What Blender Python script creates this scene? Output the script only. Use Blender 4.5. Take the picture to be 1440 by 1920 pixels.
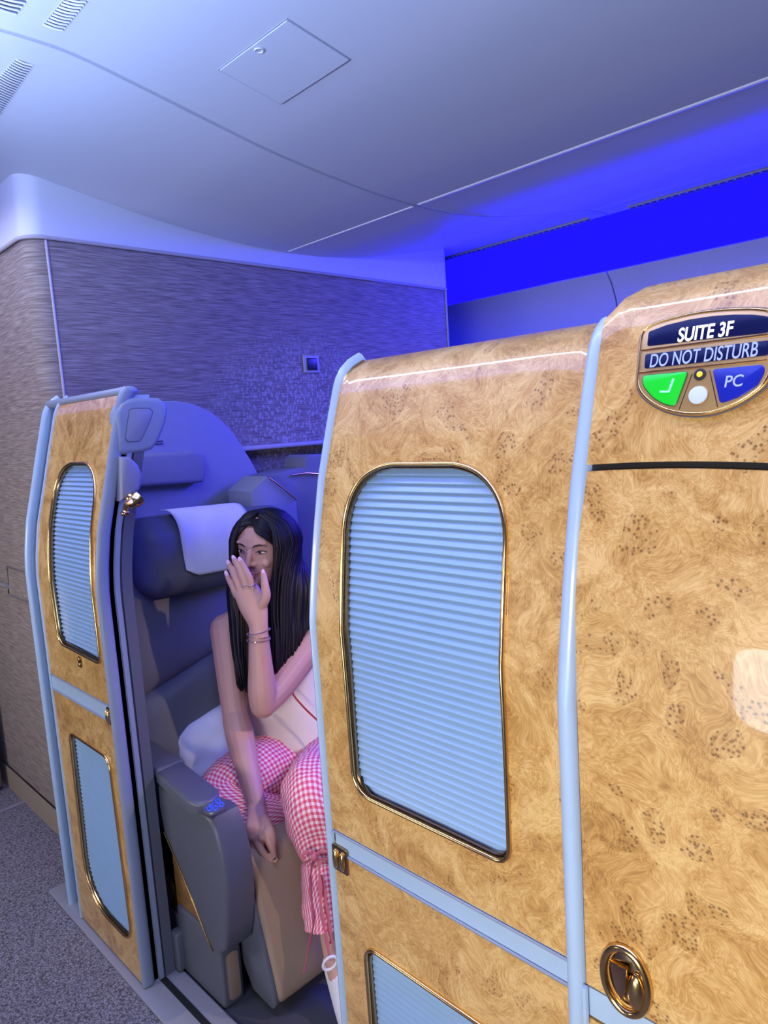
import bpy, bmesh, math, random
from mathutils import Vector, Matrix, noise
from mathutils.bvhtree import BVHTree
random.seed(7)
for o in list(bpy.data.objects): bpy.data.objects.remove(o)
SC = bpy.context.scene
COL = SC.collection
V = Vector
# ------------------------------------------------------------------ camera
FP = 1330.0; CX, CY = 720.0, 960.0; H = 1.4
v1 = V((-1316, -78, FP)).normalized()
v2 = V((1360, -256, FP)); v2 = (v2 - v1*(v1.dot(v2))).normalized()
RX = -v1; RY = v2; RZ = RX.cross(RY)
CAM = V((0, 0, H))
def cam2world(c): return V((RX.dot(c), RY.dot(c), RZ.dot(c)))
def ray(px, py): return cam2world(V(((px-CX)/FP, (py-CY)/FP, 1.0)))
def aX(px, py, x): d = ray(px, py); return CAM + d*(x/d.x)
def aY(px, py, y): d = ray(px, py); return CAM + d*(y/d.y)
def aZ(px, py, z): d = ray(px, py); return CAM + d*((z-H)/d.z)
def aD(px, py, dep): return CAM + ray(px, py)*dep
def aPl(px, py, p0, n): d = ray(px, py); return CAM + d*((p0-CAM).dot(n)/d.dot(n))
cd = bpy.data.cameras.new('camera'); cam = bpy.data.objects.new('camera', cd); COL.objects.link(cam)
cx = cam2world(V((1, 0, 0))); cy = cam2world(V((0, -1, 0))); cz = cam2world(V((0, 0, -1)))
cam.matrix_world = Matrix(((cx.x, cy.x, cz.x, CAM.x), (cx.y, cy.y, cz.y, CAM.y), (cx.z, cy.z, cz.z, CAM.z), (0, 0, 0, 1)))
cd.sensor_fit = 'VERTICAL'; cd.sensor_height = 36.0; cd.sensor_width = 27.0
cd.lens = FP/1920*36.0; cd.clip_start = 0.02
SC.camera = cam
# ------------------------------------------------------------------ world, lights, exposure
w = bpy.data.worlds.new('world'); SC.world = w; w.use_nodes = True
w.node_tree.nodes['Background'].inputs[0].default_value = (0.35, 0.42, 0.75, 1)
w.node_tree.nodes['Background'].inputs[1].default_value = 0.10
SC.view_settings.view_transform = 'Standard'; SC.view_settings.look = 'None'
SC.view_settings.gamma = 1; SC.view_settings.exposure = 0.0; SC.view_settings.use_curve_mapping = False
def light(name, kind, loc, target, energy, color, sx=0.1, sy=None, spot=None, radius=0.03, spread=None):
    l = bpy.data.lights.new(name, kind); l.energy = energy; l.color = color
    if kind == 'AREA':
        l.shape = 'RECTANGLE'; l.size = sx; l.size_y = sy or sx
        if spread: l.spread = math.radians(spread)
    else: l.shadow_soft_size = radius
    if kind == 'SPOT': l.spot_size = math.radians(spot or 60); l.spot_blend = 0.6
    o = bpy.data.objects.new(name, l); COL.objects.link(o); o.location = loc
    o.rotation_euler = (V(target)-V(loc)).to_track_quat('-Z', 'Y').to_euler()
    return o
BLUE_E = 11.0      # far cove lens
light('aisle_ceiling_light', 'AREA', (-0.9, 0.52, 2.185), (-0.9, 0.60, 0.9), 11, (0.78, 0.82, 1.0), 3.6, 0.06, spread=150)
light('near_cove_uplight', 'AREA', (-0.7, 0.26, 1.95), (-0.7, 0.50, 2.3), 24, (0.46, 0.60, 1.0), 2.5, 0.08)
light('far_cove_mood_light', 'AREA', (-1.1, 2.90, 2.02), (-2.0, 1.1, 0.95), 19, (0.075, 0.065, 1.0), 2.2, 0.12, spread=95)
light('window_daylight', 'AREA', (0.15, -1.25, 1.25), (-0.32, 0.65, 0.85), 9.5, (1.0, 0.94, 0.86), 0.9, 0.4, spread=75)
light('aisle_side_fill', 'AREA', (-2.3, -1.2, 1.25), (-2.45, 0.8, 0.9), 10, (1.0, 0.96, 0.90), 0.8, 0.4, spread=110)  # added fill that brightens the bulkhead side wall; no window is built there
light('far_cove_ceiling_wash', 'AREA', (-0.9, 2.90, 2.10), (-0.9, 2.2, 2.22), 20, (0.006, 0.003, 1.0), 3.4, 0.06, spread=150)
light('suite_reading_light', 'SPOT', (-0.66, 1.42, 1.38), (-1.42, 1.00, 0.45), 25, (1.0, 0.74, 0.54), spot=72, radius=0.012)

# ------------------------------------------------------------------ materials
def _new(name):
    m = bpy.data.materials.new(name); m.use_nodes = True
    return m, m.node_tree.nodes, m.node_tree.links, m.node_tree.nodes['Principled BSDF']
def mat(name, col, rough=0.5, metal=0.0, bump=0.0, bscale=200.0, emis=None, es=0.0, coat=0.0, var=0.04, spec=None, sss=0.0):
    m, N, L, b = _new(name)
    b.inputs['Roughness'].default_value = rough; b.inputs['Metallic'].default_value = metal
    b.inputs['Coat Weight'].default_value = coat; b.inputs['Coat Roughness'].default_value = 0.08
    if spec is not None: b.inputs['Specular IOR Level'].default_value = spec
    tc = N.new('ShaderNodeTexCoord'); nz = N.new('ShaderNodeTexNoise'); nz.inputs['Scale'].default_value = 35
    L.new(tc.outputs['Object'], nz.inputs['Vector'])
    r = N.new('ShaderNodeValToRGB'); L.new(nz.outputs['Fac'], r.inputs[0])
    r.color_ramp.elements[0].color = (*[c*(1-var) for c in col], 1); r.color_ramp.elements[1].color = (*[min(1, c*(1+var)) for c in col], 1)
    L.new(r.outputs[0], b.inputs['Base Color'])
    if sss: b.inputs['Subsurface Weight'].default_value = sss; b.inputs['Subsurface Radius'].default_value = (0.012, 0.004, 0.002); b.inputs['Subsurface Scale'].default_value = 0.5
    if bump:
        n2 = N.new('ShaderNodeTexNoise'); n2.inputs['Scale'].default_value = bscale; n2.inputs['Detail'].default_value = 4
        L.new(tc.outputs['Object'], n2.inputs['Vector'])
        bp = N.new('ShaderNodeBump'); bp.inputs['Strength'].default_value = bump; bp.inputs['Distance'].default_value = 0.002
        L.new(n2.outputs['Fac'], bp.inputs['Height']); L.new(bp.outputs[0], b.inputs['Normal'])
    if emis: b.inputs['Emission Color'].default_value = (*emis, 1); b.inputs['Emission Strength'].default_value = es
    return m
def mth(N, L, op, a, b=None, clamp=False):
    n = N.new('ShaderNodeMath'); n.operation = op; n.use_clamp = clamp
    for i, x in enumerate((a, b)):
        if x is None: continue
        if isinstance(x, (int, float)): n.inputs[i].default_value = x
        else: L.new(x, n.inputs[i])
    return n.outputs[0]
def ramp(N, L, fac, stops):
    r = N.new('ShaderNodeValToRGB'); L.new(fac, r.inputs[0]); e = r.color_ramp.elements
    while len(e) < len(stops): e.new(0.5)
    for i, (p, c) in enumerate(stops):
        e[i].position = p; e[i].color = (*c, 1) if len(c) == 3 else c
    return r.outputs[0]
def mixc(N, L, fac, a, b, mode='MIX'):
    n = N.new('ShaderNodeMix'); n.data_type = 'RGBA'; n.blend_type = mode
    for s, x in ((0, fac), (6, a), (7, b)):
        if isinstance(x, (int, float)): n.inputs[s].default_value = x
        elif isinstance(x, tuple): n.inputs[s].default_value = (*x, 1)
        else: L.new(x, n.inputs[s])
    return n.outputs[2]
def burl(name, dark=(0.26, 0.115, 0.020), mid=(0.49, 0.275, 0.075), lite=(0.66, 0.435, 0.165), k=1.0, coat=0.55):
    m, N, L, b = _new(name)
    tc = N.new('ShaderNodeTexCoord'); co = tc.outputs['Object']
    def nz(scale, detail=2, rough=.5, vec=None, dist=0.0):
        n = N.new('ShaderNodeTexNoise'); n.inputs['Scale'].default_value = scale; n.inputs['Detail'].default_value = detail
        n.inputs['Roughness'].default_value = rough; n.inputs['Distortion'].default_value = dist
        L.new(vec if vec is not None else co, n.inputs['Vector']); return n
    w1 = nz(7*k, 2)
    sc = N.new('ShaderNodeVectorMath'); sc.operation = 'SCALE'; sc.inputs[3].default_value = 0.22/k
    L.new(w1.outputs['Color'], sc.inputs[0])
    ad = N.new('ShaderNodeVectorMath'); ad.operation = 'ADD'; L.new(co, ad.inputs[0]); L.new(sc.outputs[0], ad.inputs[1])
    pv = ad.outputs[0]
    base = nz(10*k, 5, .6, pv, 1.2)
    fine = nz(38*k, 6, .7, pv, 2.5)
    lines = mth(N, L, 'SINE', mth(N, L, 'MULTIPLY', nz(8*k, 4, .55, pv, 1.5).outputs['Fac'], 190.0))
    ln = mth(N, L, 'MULTIPLY', lines, 0.040)
    fac = mth(N, L, 'ADD', mth(N, L, 'ADD', mth(N, L, 'MULTIPLY', base.outputs['Fac'], .55), mth(N, L, 'MULTIPLY', fine.outputs['Fac'], .45)), ln)
    colr = ramp(N, L, fac, [(0.30, dark), (0.47, mid), (0.62, lite)])
    # clusters of small burl eyes
    vc = N.new('ShaderNodeTexVoronoi'); vc.inputs['Scale'].default_value = 19*k; L.new(ad.outputs[0], vc.inputs['Vector'])
    sel = N.new('ShaderNodeSeparateColor'); L.new(vc.outputs['Color'], sel.inputs[0])
    clus = mth(N, L, 'MULTIPLY', mth(N, L, 'LESS_THAN', mth(N, L, 'ADD', vc.outputs['Distance'], mth(N, L, 'MULTIPLY', nz(60*k).outputs['Fac'], .25)), .50), mth(N, L, 'GREATER_THAN', sel.outputs[0], .30))
    vd = N.new('ShaderNodeTexVoronoi'); vd.inputs['Scale'].default_value = 230*k; L.new(co, vd.inputs['Vector'])
    dot = mth(N, L, 'SUBTRACT', 1.0, mth(N, L, 'MULTIPLY', vd.outputs['Distance'], 1.9), True)
    s2 = N.new('ShaderNodeSeparateColor'); L.new(vd.outputs['Color'], s2.inputs[0])
    dm = mth(N, L, 'MULTIPLY', mth(N, L, 'MULTIPLY', dot, clus), mth(N, L, 'GREATER_THAN', s2.outputs[1], .35))
    ring = mth(N, L, 'MULTIPLY', clus, .17)
    c1 = mixc(N, L, ring, colr, dark)
    c2 = mixc(N, L, mth(N, L, 'MULTIPLY', dm, 1.25, True), c1, (0.16, 0.065, 0.012))
    L.new(c2, b.inputs['Base Color'])
    b.inputs['Roughness'].default_value = 0.38; b.inputs['Coat Weight'].default_value = coat; b.inputs['Coat Roughness'].default_value = 0.03
    return m
def fabric_wall(name):
    m, N, L, b = _new(name)
    tc = N.new('ShaderNodeTexCoord'); co = tc.outputs['Object']
    mp = N.new('ShaderNodeMapping'); mp.inputs['Scale'].default_value = (14, 14, 330); L.new(co, mp.inputs[0])
    n = N.new('ShaderNodeTexNoise'); n.inputs['Scale'].default_value = 1; n.inputs['Detail'].default_value = 3; L.new(mp.outputs[0], n.inputs['Vector'])
    c = ramp(N, L, n.outputs['Fac'], [(0.30, (0.14, 0.105, 0.095)), (0.50, (0.24, 0.195, 0.175)), (0.72, (0.35, 0.305, 0.275))])
    # leaf motif, only in soft-edged patches of the cloth
    mp2 = N.new('ShaderNodeMapping'); mp2.inputs['Scale'].default_value = (85, 85, 54); mp2.inputs['Rotation'].default_value = (0.5, 0.3, 0.2); L.new(co, mp2.inputs[0])
    v = N.new('ShaderNodeTexVoronoi'); v.inputs['Scale'].default_value = 1; L.new(mp2.outputs[0], v.inputs['Vector'])
    leaf = mth(N, L, 'LESS_THAN', v.outputs['Distance'], 0.42)
    sx = N.new('ShaderNodeSeparateXYZ'); L.new(co, sx.inputs[0])
    def gauss(y0, z0, ry, rz, xax=False):
        a = mth(N, L, 'DIVIDE', mth(N, L, 'SUBTRACT', sx.outputs[0 if xax else 1], y0), ry)
        d = mth(N, L, 'DIVIDE', mth(N, L, 'SUBTRACT', sx.outputs[2], z0), rz)
        return mth(N, L, 'SUBTRACT', 1.0, mth(N, L, 'ADD', mth(N, L, 'MULTIPLY', a, a), mth(N, L, 'MULTIPLY', d, d)), True)
    pm = mth(N, L, 'ADD', gauss(1.78, 1.45, .50, .37), mth(N, L, 'MULTIPLY', gauss(-2.6, 1.13, .7, .42, True), mth(N, L, 'LESS_THAN', sx.outputs[1], .83)), True)
    lf = mth(N, L, 'MULTIPLY', leaf, mth(N, L, 'MULTIPLY', pm, 1.2, True))
    front = mth(N, L, 'GREATER_THAN', sx.outputs[1], .86)
    leafc = mixc(N, L, front, (0.20, 0.15, 0.11), (0.56, 0.53, 0.55))
    c2 = mixc(N, L, mth(N, L, 'MULTIPLY', lf, .42), c, leafc)
    L.new(c2, b.inputs['Base Color']); b.inputs['Roughness'].default_value = 0.75
    bp = N.new('ShaderNodeBump'); bp.inputs['Strength'].default_value = 0.35; bp.inputs['Distance'].default_value = 0.002
    L.new(n.outputs['Fac'], bp.inputs['Height']); L.new(bp.outputs[0], b.inputs['Normal'])
    return m
def carpet_mat(name):
    m, N, L, b = _new(name)
    tc = N.new('ShaderNodeTexCoord'); co = tc.outputs['Object']
    v = N.new('ShaderNodeTexVoronoi'); v.inputs['Scale'].default_value = 210; L.new(co, v.inputs['Vector'])
    n = N.new('ShaderNodeTexNoise'); n.inputs['Scale'].default_value = 120; n.inputs['Detail'].default_value = 4; L.new(co, n.inputs['Vector'])
    f = mth(N, L, 'ADD', mth(N, L, 'MULTIPLY', v.outputs['Distance'], .55), mth(N, L, 'MULTIPLY', n.outputs['Fac'], .6))
    L.new(ramp(N, L, f, [(0.35, (0.38, 0.35, 0.40)), (0.55, (0.20, 0.185, 0.22)), (0.78, (0.075, 0.065, 0.085))]), b.inputs['Base Color'])
    b.inputs['Roughness'].default_value = 0.9
    bp = N.new('ShaderNodeBump'); bp.inputs['Strength'].default_value = 0.8; bp.inputs['Distance'].default_value = 0.003
    L.new(f, bp.inputs['Height']); bp.invert = True; L.new(bp.outputs[0], b.inputs['Normal'])
    return m
def gingham(name):
    m, N, L, b = _new(name)
    uv = N.new('ShaderNodeUVMap'); s = N.new('ShaderNodeSeparateXYZ'); L.new(uv.outputs[0], s.inputs[0])
    def st(o): return mth(N, L, 'GREATER_THAN', mth(N, L, 'FRACT', mth(N, L, 'MULTIPLY', o, 1.0)), .5)
    a = mth(N, L, 'MULTIPLY', mth(N, L, 'ADD', st(s.outputs[0]), st(s.outputs[1])), .5)
    L.new(ramp(N, L, a, [(0.0, (0.80, 0.62, 0.64)), (0.5, (0.72, 0.25, 0.31)), (1.0, (0.62, 0.06, 0.12))]), b.inputs['Base Color'])
    b.inputs['Roughness'].default_value = 0.8
    tc = N.new('ShaderNodeTexCoord'); n = N.new('ShaderNodeTexNoise'); n.inputs['Scale'].default_value = 28; n.inputs['Detail'].default_value = 3; L.new(tc.outputs['Object'], n.inputs['Vector'])
    bp = N.new('ShaderNodeBump'); bp.inputs['Strength'].default_value = 0.5; bp.inputs['Distance'].default_value = 0.012
    L.new(n.outputs['Fac'], bp.inputs['Height']); L.new(bp.outputs[0], b.inputs['Normal'])
    return m
M = dict(
    burl=burl('burl_veneer'),
    trim=mat('pale_blue_grey_trim', (0.35, 0.47, 0.62), 0.35, coat=.2),
    trimgrey=mat('grey_trim', (0.23, 0.27, 0.36), 0.42),
    slat=mat('blind_slat', (0.23, 0.37, 0.58), 0.35),
    gold=mat('polished_gold', (0.80, 0.52, 0.19), 0.18, 1.0),
    bronze=mat('bronze_frame', (0.42, 0.29, 0.15), 0.22, 1.0),
    ceil=mat('ceiling_plastic', (0.56, 0.60, 0.66), 0.45, var=.015),
    seam=mat('ceiling_seam', (0.36, 0.40, 0.47), 0.4),
    strip=mat('ceiling_strip', (0.80, 0.82, 0.85), 0.35),
    crown=mat('crown_panel', (0.58, 0.60, 0.68), 0.5, var=.02),
    wall=fabric_wall('woven_wall_cloth'),
    carpet=carpet_mat('carpet'),
    rail=mat('wall_rail', (0.40, 0.38, 0.42), 0.5),
    skirt=mat('skirting', (0.30, 0.24, 0.19), 0.6),
    shell=mat('grey_shell', (0.27, 0.28, 0.34), 0.5),
    leather=mat('grey_leather', (0.115, 0.115, 0.14), 0.48, bump=.15, bscale=350),
    leatherdk=mat('dark_grey_leather', (0.095, 0.10, 0.125), 0.5, bump=.15, bscale=350),
    armg=mat('armrest_grey', (0.09, 0.093, 0.115), 0.42, bump=.08, bscale=400),
    tan=mat('tan_leather', (0.31, 0.22, 0.15), 0.5, bump=.1, bscale=300),
    cloth=mat('white_cloth', (0.60, 0.60, 0.66), 0.85, bump=.2, bscale=500),
    black=mat('black_gap', (0.006, 0.006, 0.008), 0.6),
    dark=mat('dark_seal', (0.10, 0.10, 0.14), 0.5),
    sill=mat('sill_metal', (0.36, 0.36, 0.42), 0.4, 0.3),
    navy=mat('navy_display', (0.004, 0.005, 0.03), 0.25, spec=.2, emis=(0.004, 0.006, 0.07), es=0.6),
    signgold=mat('brushed_gold', (0.66, 0.42, 0.16), 0.36, 0.75),
    glyph=mat('lit_letter', (0.9, 0.9, 0.85), 0.4, emis=(1.0, 0.96, 0.80), es=1.1),
    glyphb=mat('dim_letter', (0.25, 0.3, 0.5), 0.4, emis=(0.36, 0.44, 0.85), es=0.5),
    green=mat('green_key', (0.01, 0.35, 0.02), 0.3, emis=(0.0, 0.42, 0.005), es=0.85),
    bluekey=mat('blue_key', (0.01, 0.015, 0.2), 0.2, emis=(0.002, 0.006, 0.22), es=0.9),
    amber=mat('amber_lens', (0.8, 0.4, 0.02), 0.3, emis=(1.0, 0.45, 0.02), es=0.9),
    pearl=mat('pearl_button', (0.55, 0.62, 0.80), 0.25),
    bluelens=mat('cove_lens_blue', (0.005, 0.005, 0.3), 0.7, spec=.1, emis=(0.0012, 0.0006, 1.0), es=BLUE_E),
    nearlens=mat('cove_lens_near', (0.3, 0.35, 0.7), 0.5, emis=(0.20, 0.20, 1.0), es=1.6),
    bin=mat('bin_plastic', (0.50, 0.52, 0.56), 0.5),
    socket=mat('black_socket', (0.01, 0.01, 0.015), 0.35),
    skin=mat('skin', (0.52, 0.285, 0.225), 0.48, var=.03, sss=.12, bump=.05, bscale=300),
    hair=mat('black_hair', (0.0065, 0.0045, 0.007), 0.52, var=.25, spec=.35),
    brow=mat('eyebrow', (0.03, 0.015, 0.015), 0.6),
    lip=mat('lip', (0.45, 0.13, 0.13), 0.35),
    teeth=mat('teeth', (0.75, 0.70, 0.65), 0.3),
    eye=mat('eye_white', (0.62, 0.58, 0.57), 0.15), iris=mat('iris', (0.02, 0.01, 0.008), 0.08),
    nail=mat('pink_nail', (0.80, 0.50, 0.62), 0.2), naildark=mat('dark_nail', (0.05, 0.02, 0.025), 0.25),
    naildot=mat('nail_dot', (0.85, 0.8, 0.85), 0.3),
    top=mat('cream_top', (0.74, 0.66, 0.60), 0.8, bump=.4, bscale=60),
    red=mat('red_strap', (0.42, 0.03, 0.03), 0.4),
    ging=gingham('pink_gingham'),
    silver=mat('jewel', (0.90, 0.80, 0.66), 0.12, 1.0),
    keyblue=mat('seat_key_glow', (0.02, 0.03, 0.4), 0.3, emis=(0.01, 0.05, 1.0), es=1.6),
    shoe=mat('white_shoe', (0.72, 0.70, 0.70), 0.5),
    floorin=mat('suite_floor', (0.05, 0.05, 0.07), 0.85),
    glass=mat('window_glow', (0.8, 0.85, 0.9), 0.3, emis=(0.78, 0.90, 1.0), es=14),
)
# ------------------------------------------------------------------ mesh helpers
def obj(name, bm, m, parent=None, smooth=True, ang=38):
    me = bpy.data.meshes.new(name)
    if isinstance(bm, bpy.types.Mesh): me = bm
    else:
        bmesh.ops.recalc_face_normals(bm, faces=bm.faces); bm.to_mesh(me); bm.free()
    if m is not None: me.materials.clear(); me.materials.append(m)
    o = bpy.data.objects.new(name, me); COL.objects.link(o)
    if smooth:
        for p in me.polygons: p.use_smooth = True
        me.set_sharp_from_angle(angle=math.radians(ang))
    if parent:
        o.parent = parent; o.matrix_parent_inverse = parent.matrix_world.inverted()
    return o
def thing(name, label, cat, loc, group=None):
    o = bpy.data.objects.new(name, None); COL.objects.link(o); o.location = loc; o.empty_display_size = .05
    o['label'] = label; o['category'] = cat
    if group: o['group'] = group
    o.matrix_world = Matrix.Translation(V(loc))
    return o
def tag(o, label, cat, group=None):
    o['label'] = label; o['category'] = cat
    if group: o['group'] = group
    return o
def struct(name, bm, m, **k):
    o = obj(name, bm, m, **k); o['kind'] = 'structure'; return o
def box(bm, lo, hi, bev=0.0, seg=3):
    r = bmesh.ops.create_cube(bm, size=1.0)
    lo, hi = V(lo), V(hi); c = (lo+hi)/2; s = hi-lo
    for v in r['verts']: v.co = V((v.co.x*s.x, v.co.y*s.y, v.co.z*s.z)) + c
    if bev:
        es = list({e for v in r['verts'] for e in v.link_edges})
        bmesh.ops.bevel(bm, geom=es, offset=bev, segments=seg, affect='EDGES', profile=.5)
    return bm
def nbox(*a, **k): return box(bmesh.new(), *a, **k)
def prism(bm, pts, d, bev=0.0, seg=2):
    """closed outline extruded by d; bev rounds the rim of the near (first) face"""
    vs = [bm.verts.new(p) for p in pts]; f = bm.faces.new(vs)
    r = bmesh.ops.extrude_face_region(bm, geom=[f])
    bmesh.ops.translate(bm, verts=[g for g in r['geom'] if isinstance(g, bmesh.types.BMVert)], vec=d)
    if bev: bmesh.ops.bevel(bm, geom=list(f.edges), offset=bev, segments=seg, affect='EDGES', profile=.5)
    return bm
def frames(pts, closed=False, up=None):
    n = len(pts); T = []
    for i in range(n):
        a = pts[(i-1) % n] if (closed or i > 0) else pts[i]
        b = pts[(i+1) % n] if (closed or i < n-1) else pts[i]
        t = (b-a); T.append(t.normalized() if t.length > 1e-9 else V((0, 0, 1)))
    out = []; ref = up or (V((0, 0, 1)) if abs(T[0].z) < .9 else V((1, 0, 0)))
    u = (ref - T[0]*ref.dot(T[0])).normalized()
    for t in T:
        if up: u = up - t*up.dot(t)
        else: u = u - t*u.dot(t)
        u.normalize(); out.append((t, u, t.cross(u)))
    return out
def tube(bm, pts, r, seg=10, closed=False, up=None, uvscale=None, cap=True, skip=None, ends=0):
    """tube of elliptical section; r is a number, a list, or a list of (ru, rv)"""
    pts = [V(p) for p in pts]; n = len(pts); fr = frames(pts, closed, up)
    R = [(r, r)]*n if isinstance(r, (int, float)) else [(x, x) if isinstance(x, (int, float)) else x for x in r]
    if ends:   # round the two tips
        P2, R2, F2 = [], [], []
        for k in range(ends, 0, -1):
            a = k/(ends+.25)*math.pi/2
            P2.append(pts[0]-fr[0][0]*math.sin(a)*min(R[0])); R2.append((R[0][0]*math.cos(a), R[0][1]*math.cos(a))); F2.append(fr[0])
        P2 += pts; R2 += R; F2 += fr
        for k in range(1, ends+1):
            a = k/(ends+.25)*math.pi/2
            P2.append(pts[-1]+fr[-1][0]*math.sin(a)*min(R[-1])); R2.append((R[-1][0]*math.cos(a), R[-1][1]*math.cos(a))); F2.append(fr[-1])
        pts, R, fr, n = P2, R2, F2, len(P2)
    uvl = bm.loops.layers.uv.verify() if uvscale else None
    rings = []; ln = [0]
    for i in range(n):
        t, u, v = fr[i]
        rings.append([bm.verts.new(pts[i] + u*(R[i][0]*math.cos(2*math.pi*k/seg)) + v*(R[i][1]*math.sin(2*math.pi*k/seg))) for k in range(seg)])
        if i: ln.append(ln[-1] + (pts[i]-pts[i-1]).length)
    rm = sum(a+b for a, b in R)/(2*n)*1.1
    cl = [[0]*seg for _ in range(n)]
    for i in range(1, n):
        for k in range(seg): cl[i][k] = cl[i-1][k]+.8*(rings[i][k].co-rings[i-1][k].co).length+.2*(ln[i]-ln[i-1])
    for i in range(n if closed else n-1):
        A, B = rings[i], rings[(i+1) % n]
        for k in range(seg):
            if skip and skip(i, k): continue
            k2 = (k+1) % seg
            f = bm.faces.new((A[k], A[k2], B[k2], B[k]))
            if uvl:
                for lp, (uu, vv) in zip(f.loops, ((k, cl[i][k]), (k+1, cl[i][k2]), (k+1, cl[(i+1) % n][k2]), (k, cl[(i+1) % n][k]))):
                    lp[uvl].uv = (round(2*math.pi*rm/uvscale)*uu/seg, vv/uvscale)
    if cap and not closed:
        bm.faces.new(rings[0][::-1]); bm.faces.new(rings[-1])
    return bm
def spl(pts, n):
    """Catmull-Rom resample"""
    P = [V(p) if len(p) == 3 else p for p in pts]; out = []
    m = len(P)
    for j in range(n):
        s = j/(n-1)*(m-1); i = min(int(s), m-2); t = s-i
        p0, p1, p2, p3 = P[max(i-1, 0)], P[i], P[i+1], P[min(i+2, m-1)]
        out.append(.5*((2*p1)+(p2-p0)*t+(2*p0-5*p1+4*p2-p3)*t*t+(3*p1-p0-3*p2+p3)*t**3))
    return out
def splf(vals, n):
    return [v.x for v in spl([V((a, 0, 0)) for a in vals], n)]
def ball(bm, c, r, sc=(1, 1, 1), axes=None, seg=16):
    res = bmesh.ops.create_uvsphere(bm, u_segments=seg, v_segments=max(6, seg//2+2), radius=1.0)
    ax = axes or (V((1, 0, 0)), V((0, 1, 0)), V((0, 0, 1)))
    for v in res['verts']:
        q = v.co; v.co = V(c) + (ax[0]*q.x*sc[0] + ax[1]*q.y*sc[1] + ax[2]*q.z*sc[2])*r
    return bm
def interp(x, xs, ys):
    if x <= xs[0]: return ys[0]
    for i in range(1, len(xs)):
        if x <= xs[i]:
            t = (x-xs[i-1])/(xs[i]-xs[i-1]); return ys[i-1]+(ys[i]-ys[i-1])*t
    return ys[-1]
def smooth_tab(zs, ys, a=0.02):
    def f(z):
        return sum(interp(z+k*a/3, zs, ys)*w for k, w in ((-3, .06), (-2, .12), (-1, .2), (0, .24), (1, .2), (2, .12), (3, .06)))
    return f
def round_poly(cor, n=8):
    """cor: list of (x, z, r) corners -> rounded outline"""
    out = []; m = len(cor)
    for i in range(m):
        p = V((cor[i][0], cor[i][1])); a = V(cor[i-1][:2])-p; b = V(cor[(i+1) % m][:2])-p; r = cor[i][2]
        if r <= 0: out.append(p); continue
        r = min(r, a.length*.49, b.length*.49)
        p0 = p+a.normalized()*r; p1 = p+b.normalized()*r
        for k in range(n+1):
            t = k/n; out.append(p0*(1-t)**2 + p*2*t*(1-t)*.85 + (p0+p1)*.5*2*t*(1-t)*.15 + p1*t*t)
    return out
def resample(poly, n):
    L = [0]; m = len(poly)
    for i in range(m): L.append(L[-1]+(poly[(i+1) % m]-poly[i]).length)
    out = []; j = 0
    for k in range(n):
        s = L[-1]*k/n
        while L[j+1] < s: j += 1
        t = (s-L[j])/max(1e-9, L[j+1]-L[j]); out.append(poly[j].lerp(poly[(j+1) % m], t))
    return out
# ------------------------------------------------------------------ suite door profile (leans inward above shoulder height)
profL = smooth_tab([0, 1.04, 1.10, 1.187, 1.276, 1.38, 1.49, 1.512, 1.53, 1.54], [0, 0, .005, .019, .043, .07, .100, .110, .128, .16])
profR = smooth_tab([0, 1.09, 1.146, 1.232, 1.317, 1.401, 1.472, 1.490, 1.502, 1.508], [0, 0, .008, .023, .041, .067, .091, .106, .13, .16], .014)
profF = smooth_tab([0, 1.10, 1.20, 1.27, 1.344, 1.42, 1.488, 1.510, 1.524, 1.531], [0, 0, .003, .015, .040, .061, .082, .094, .112, .14], .014)
def surf(y0, prof): return lambda x, z, off=0.0: V((x, y0+prof(z)-off, z))
SL, SR, SF = surf(.66, profL), surf(.688, profR), surf(.642, profF)
def onS(px, py, S):
    y = S(0, 1).y
    for _ in range(40):
        p = aY(px, py, y); y = .5*y+.5*S(p.x, p.z).y
    p = aY(px, py, y); return V((p.x, p.z))
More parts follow.
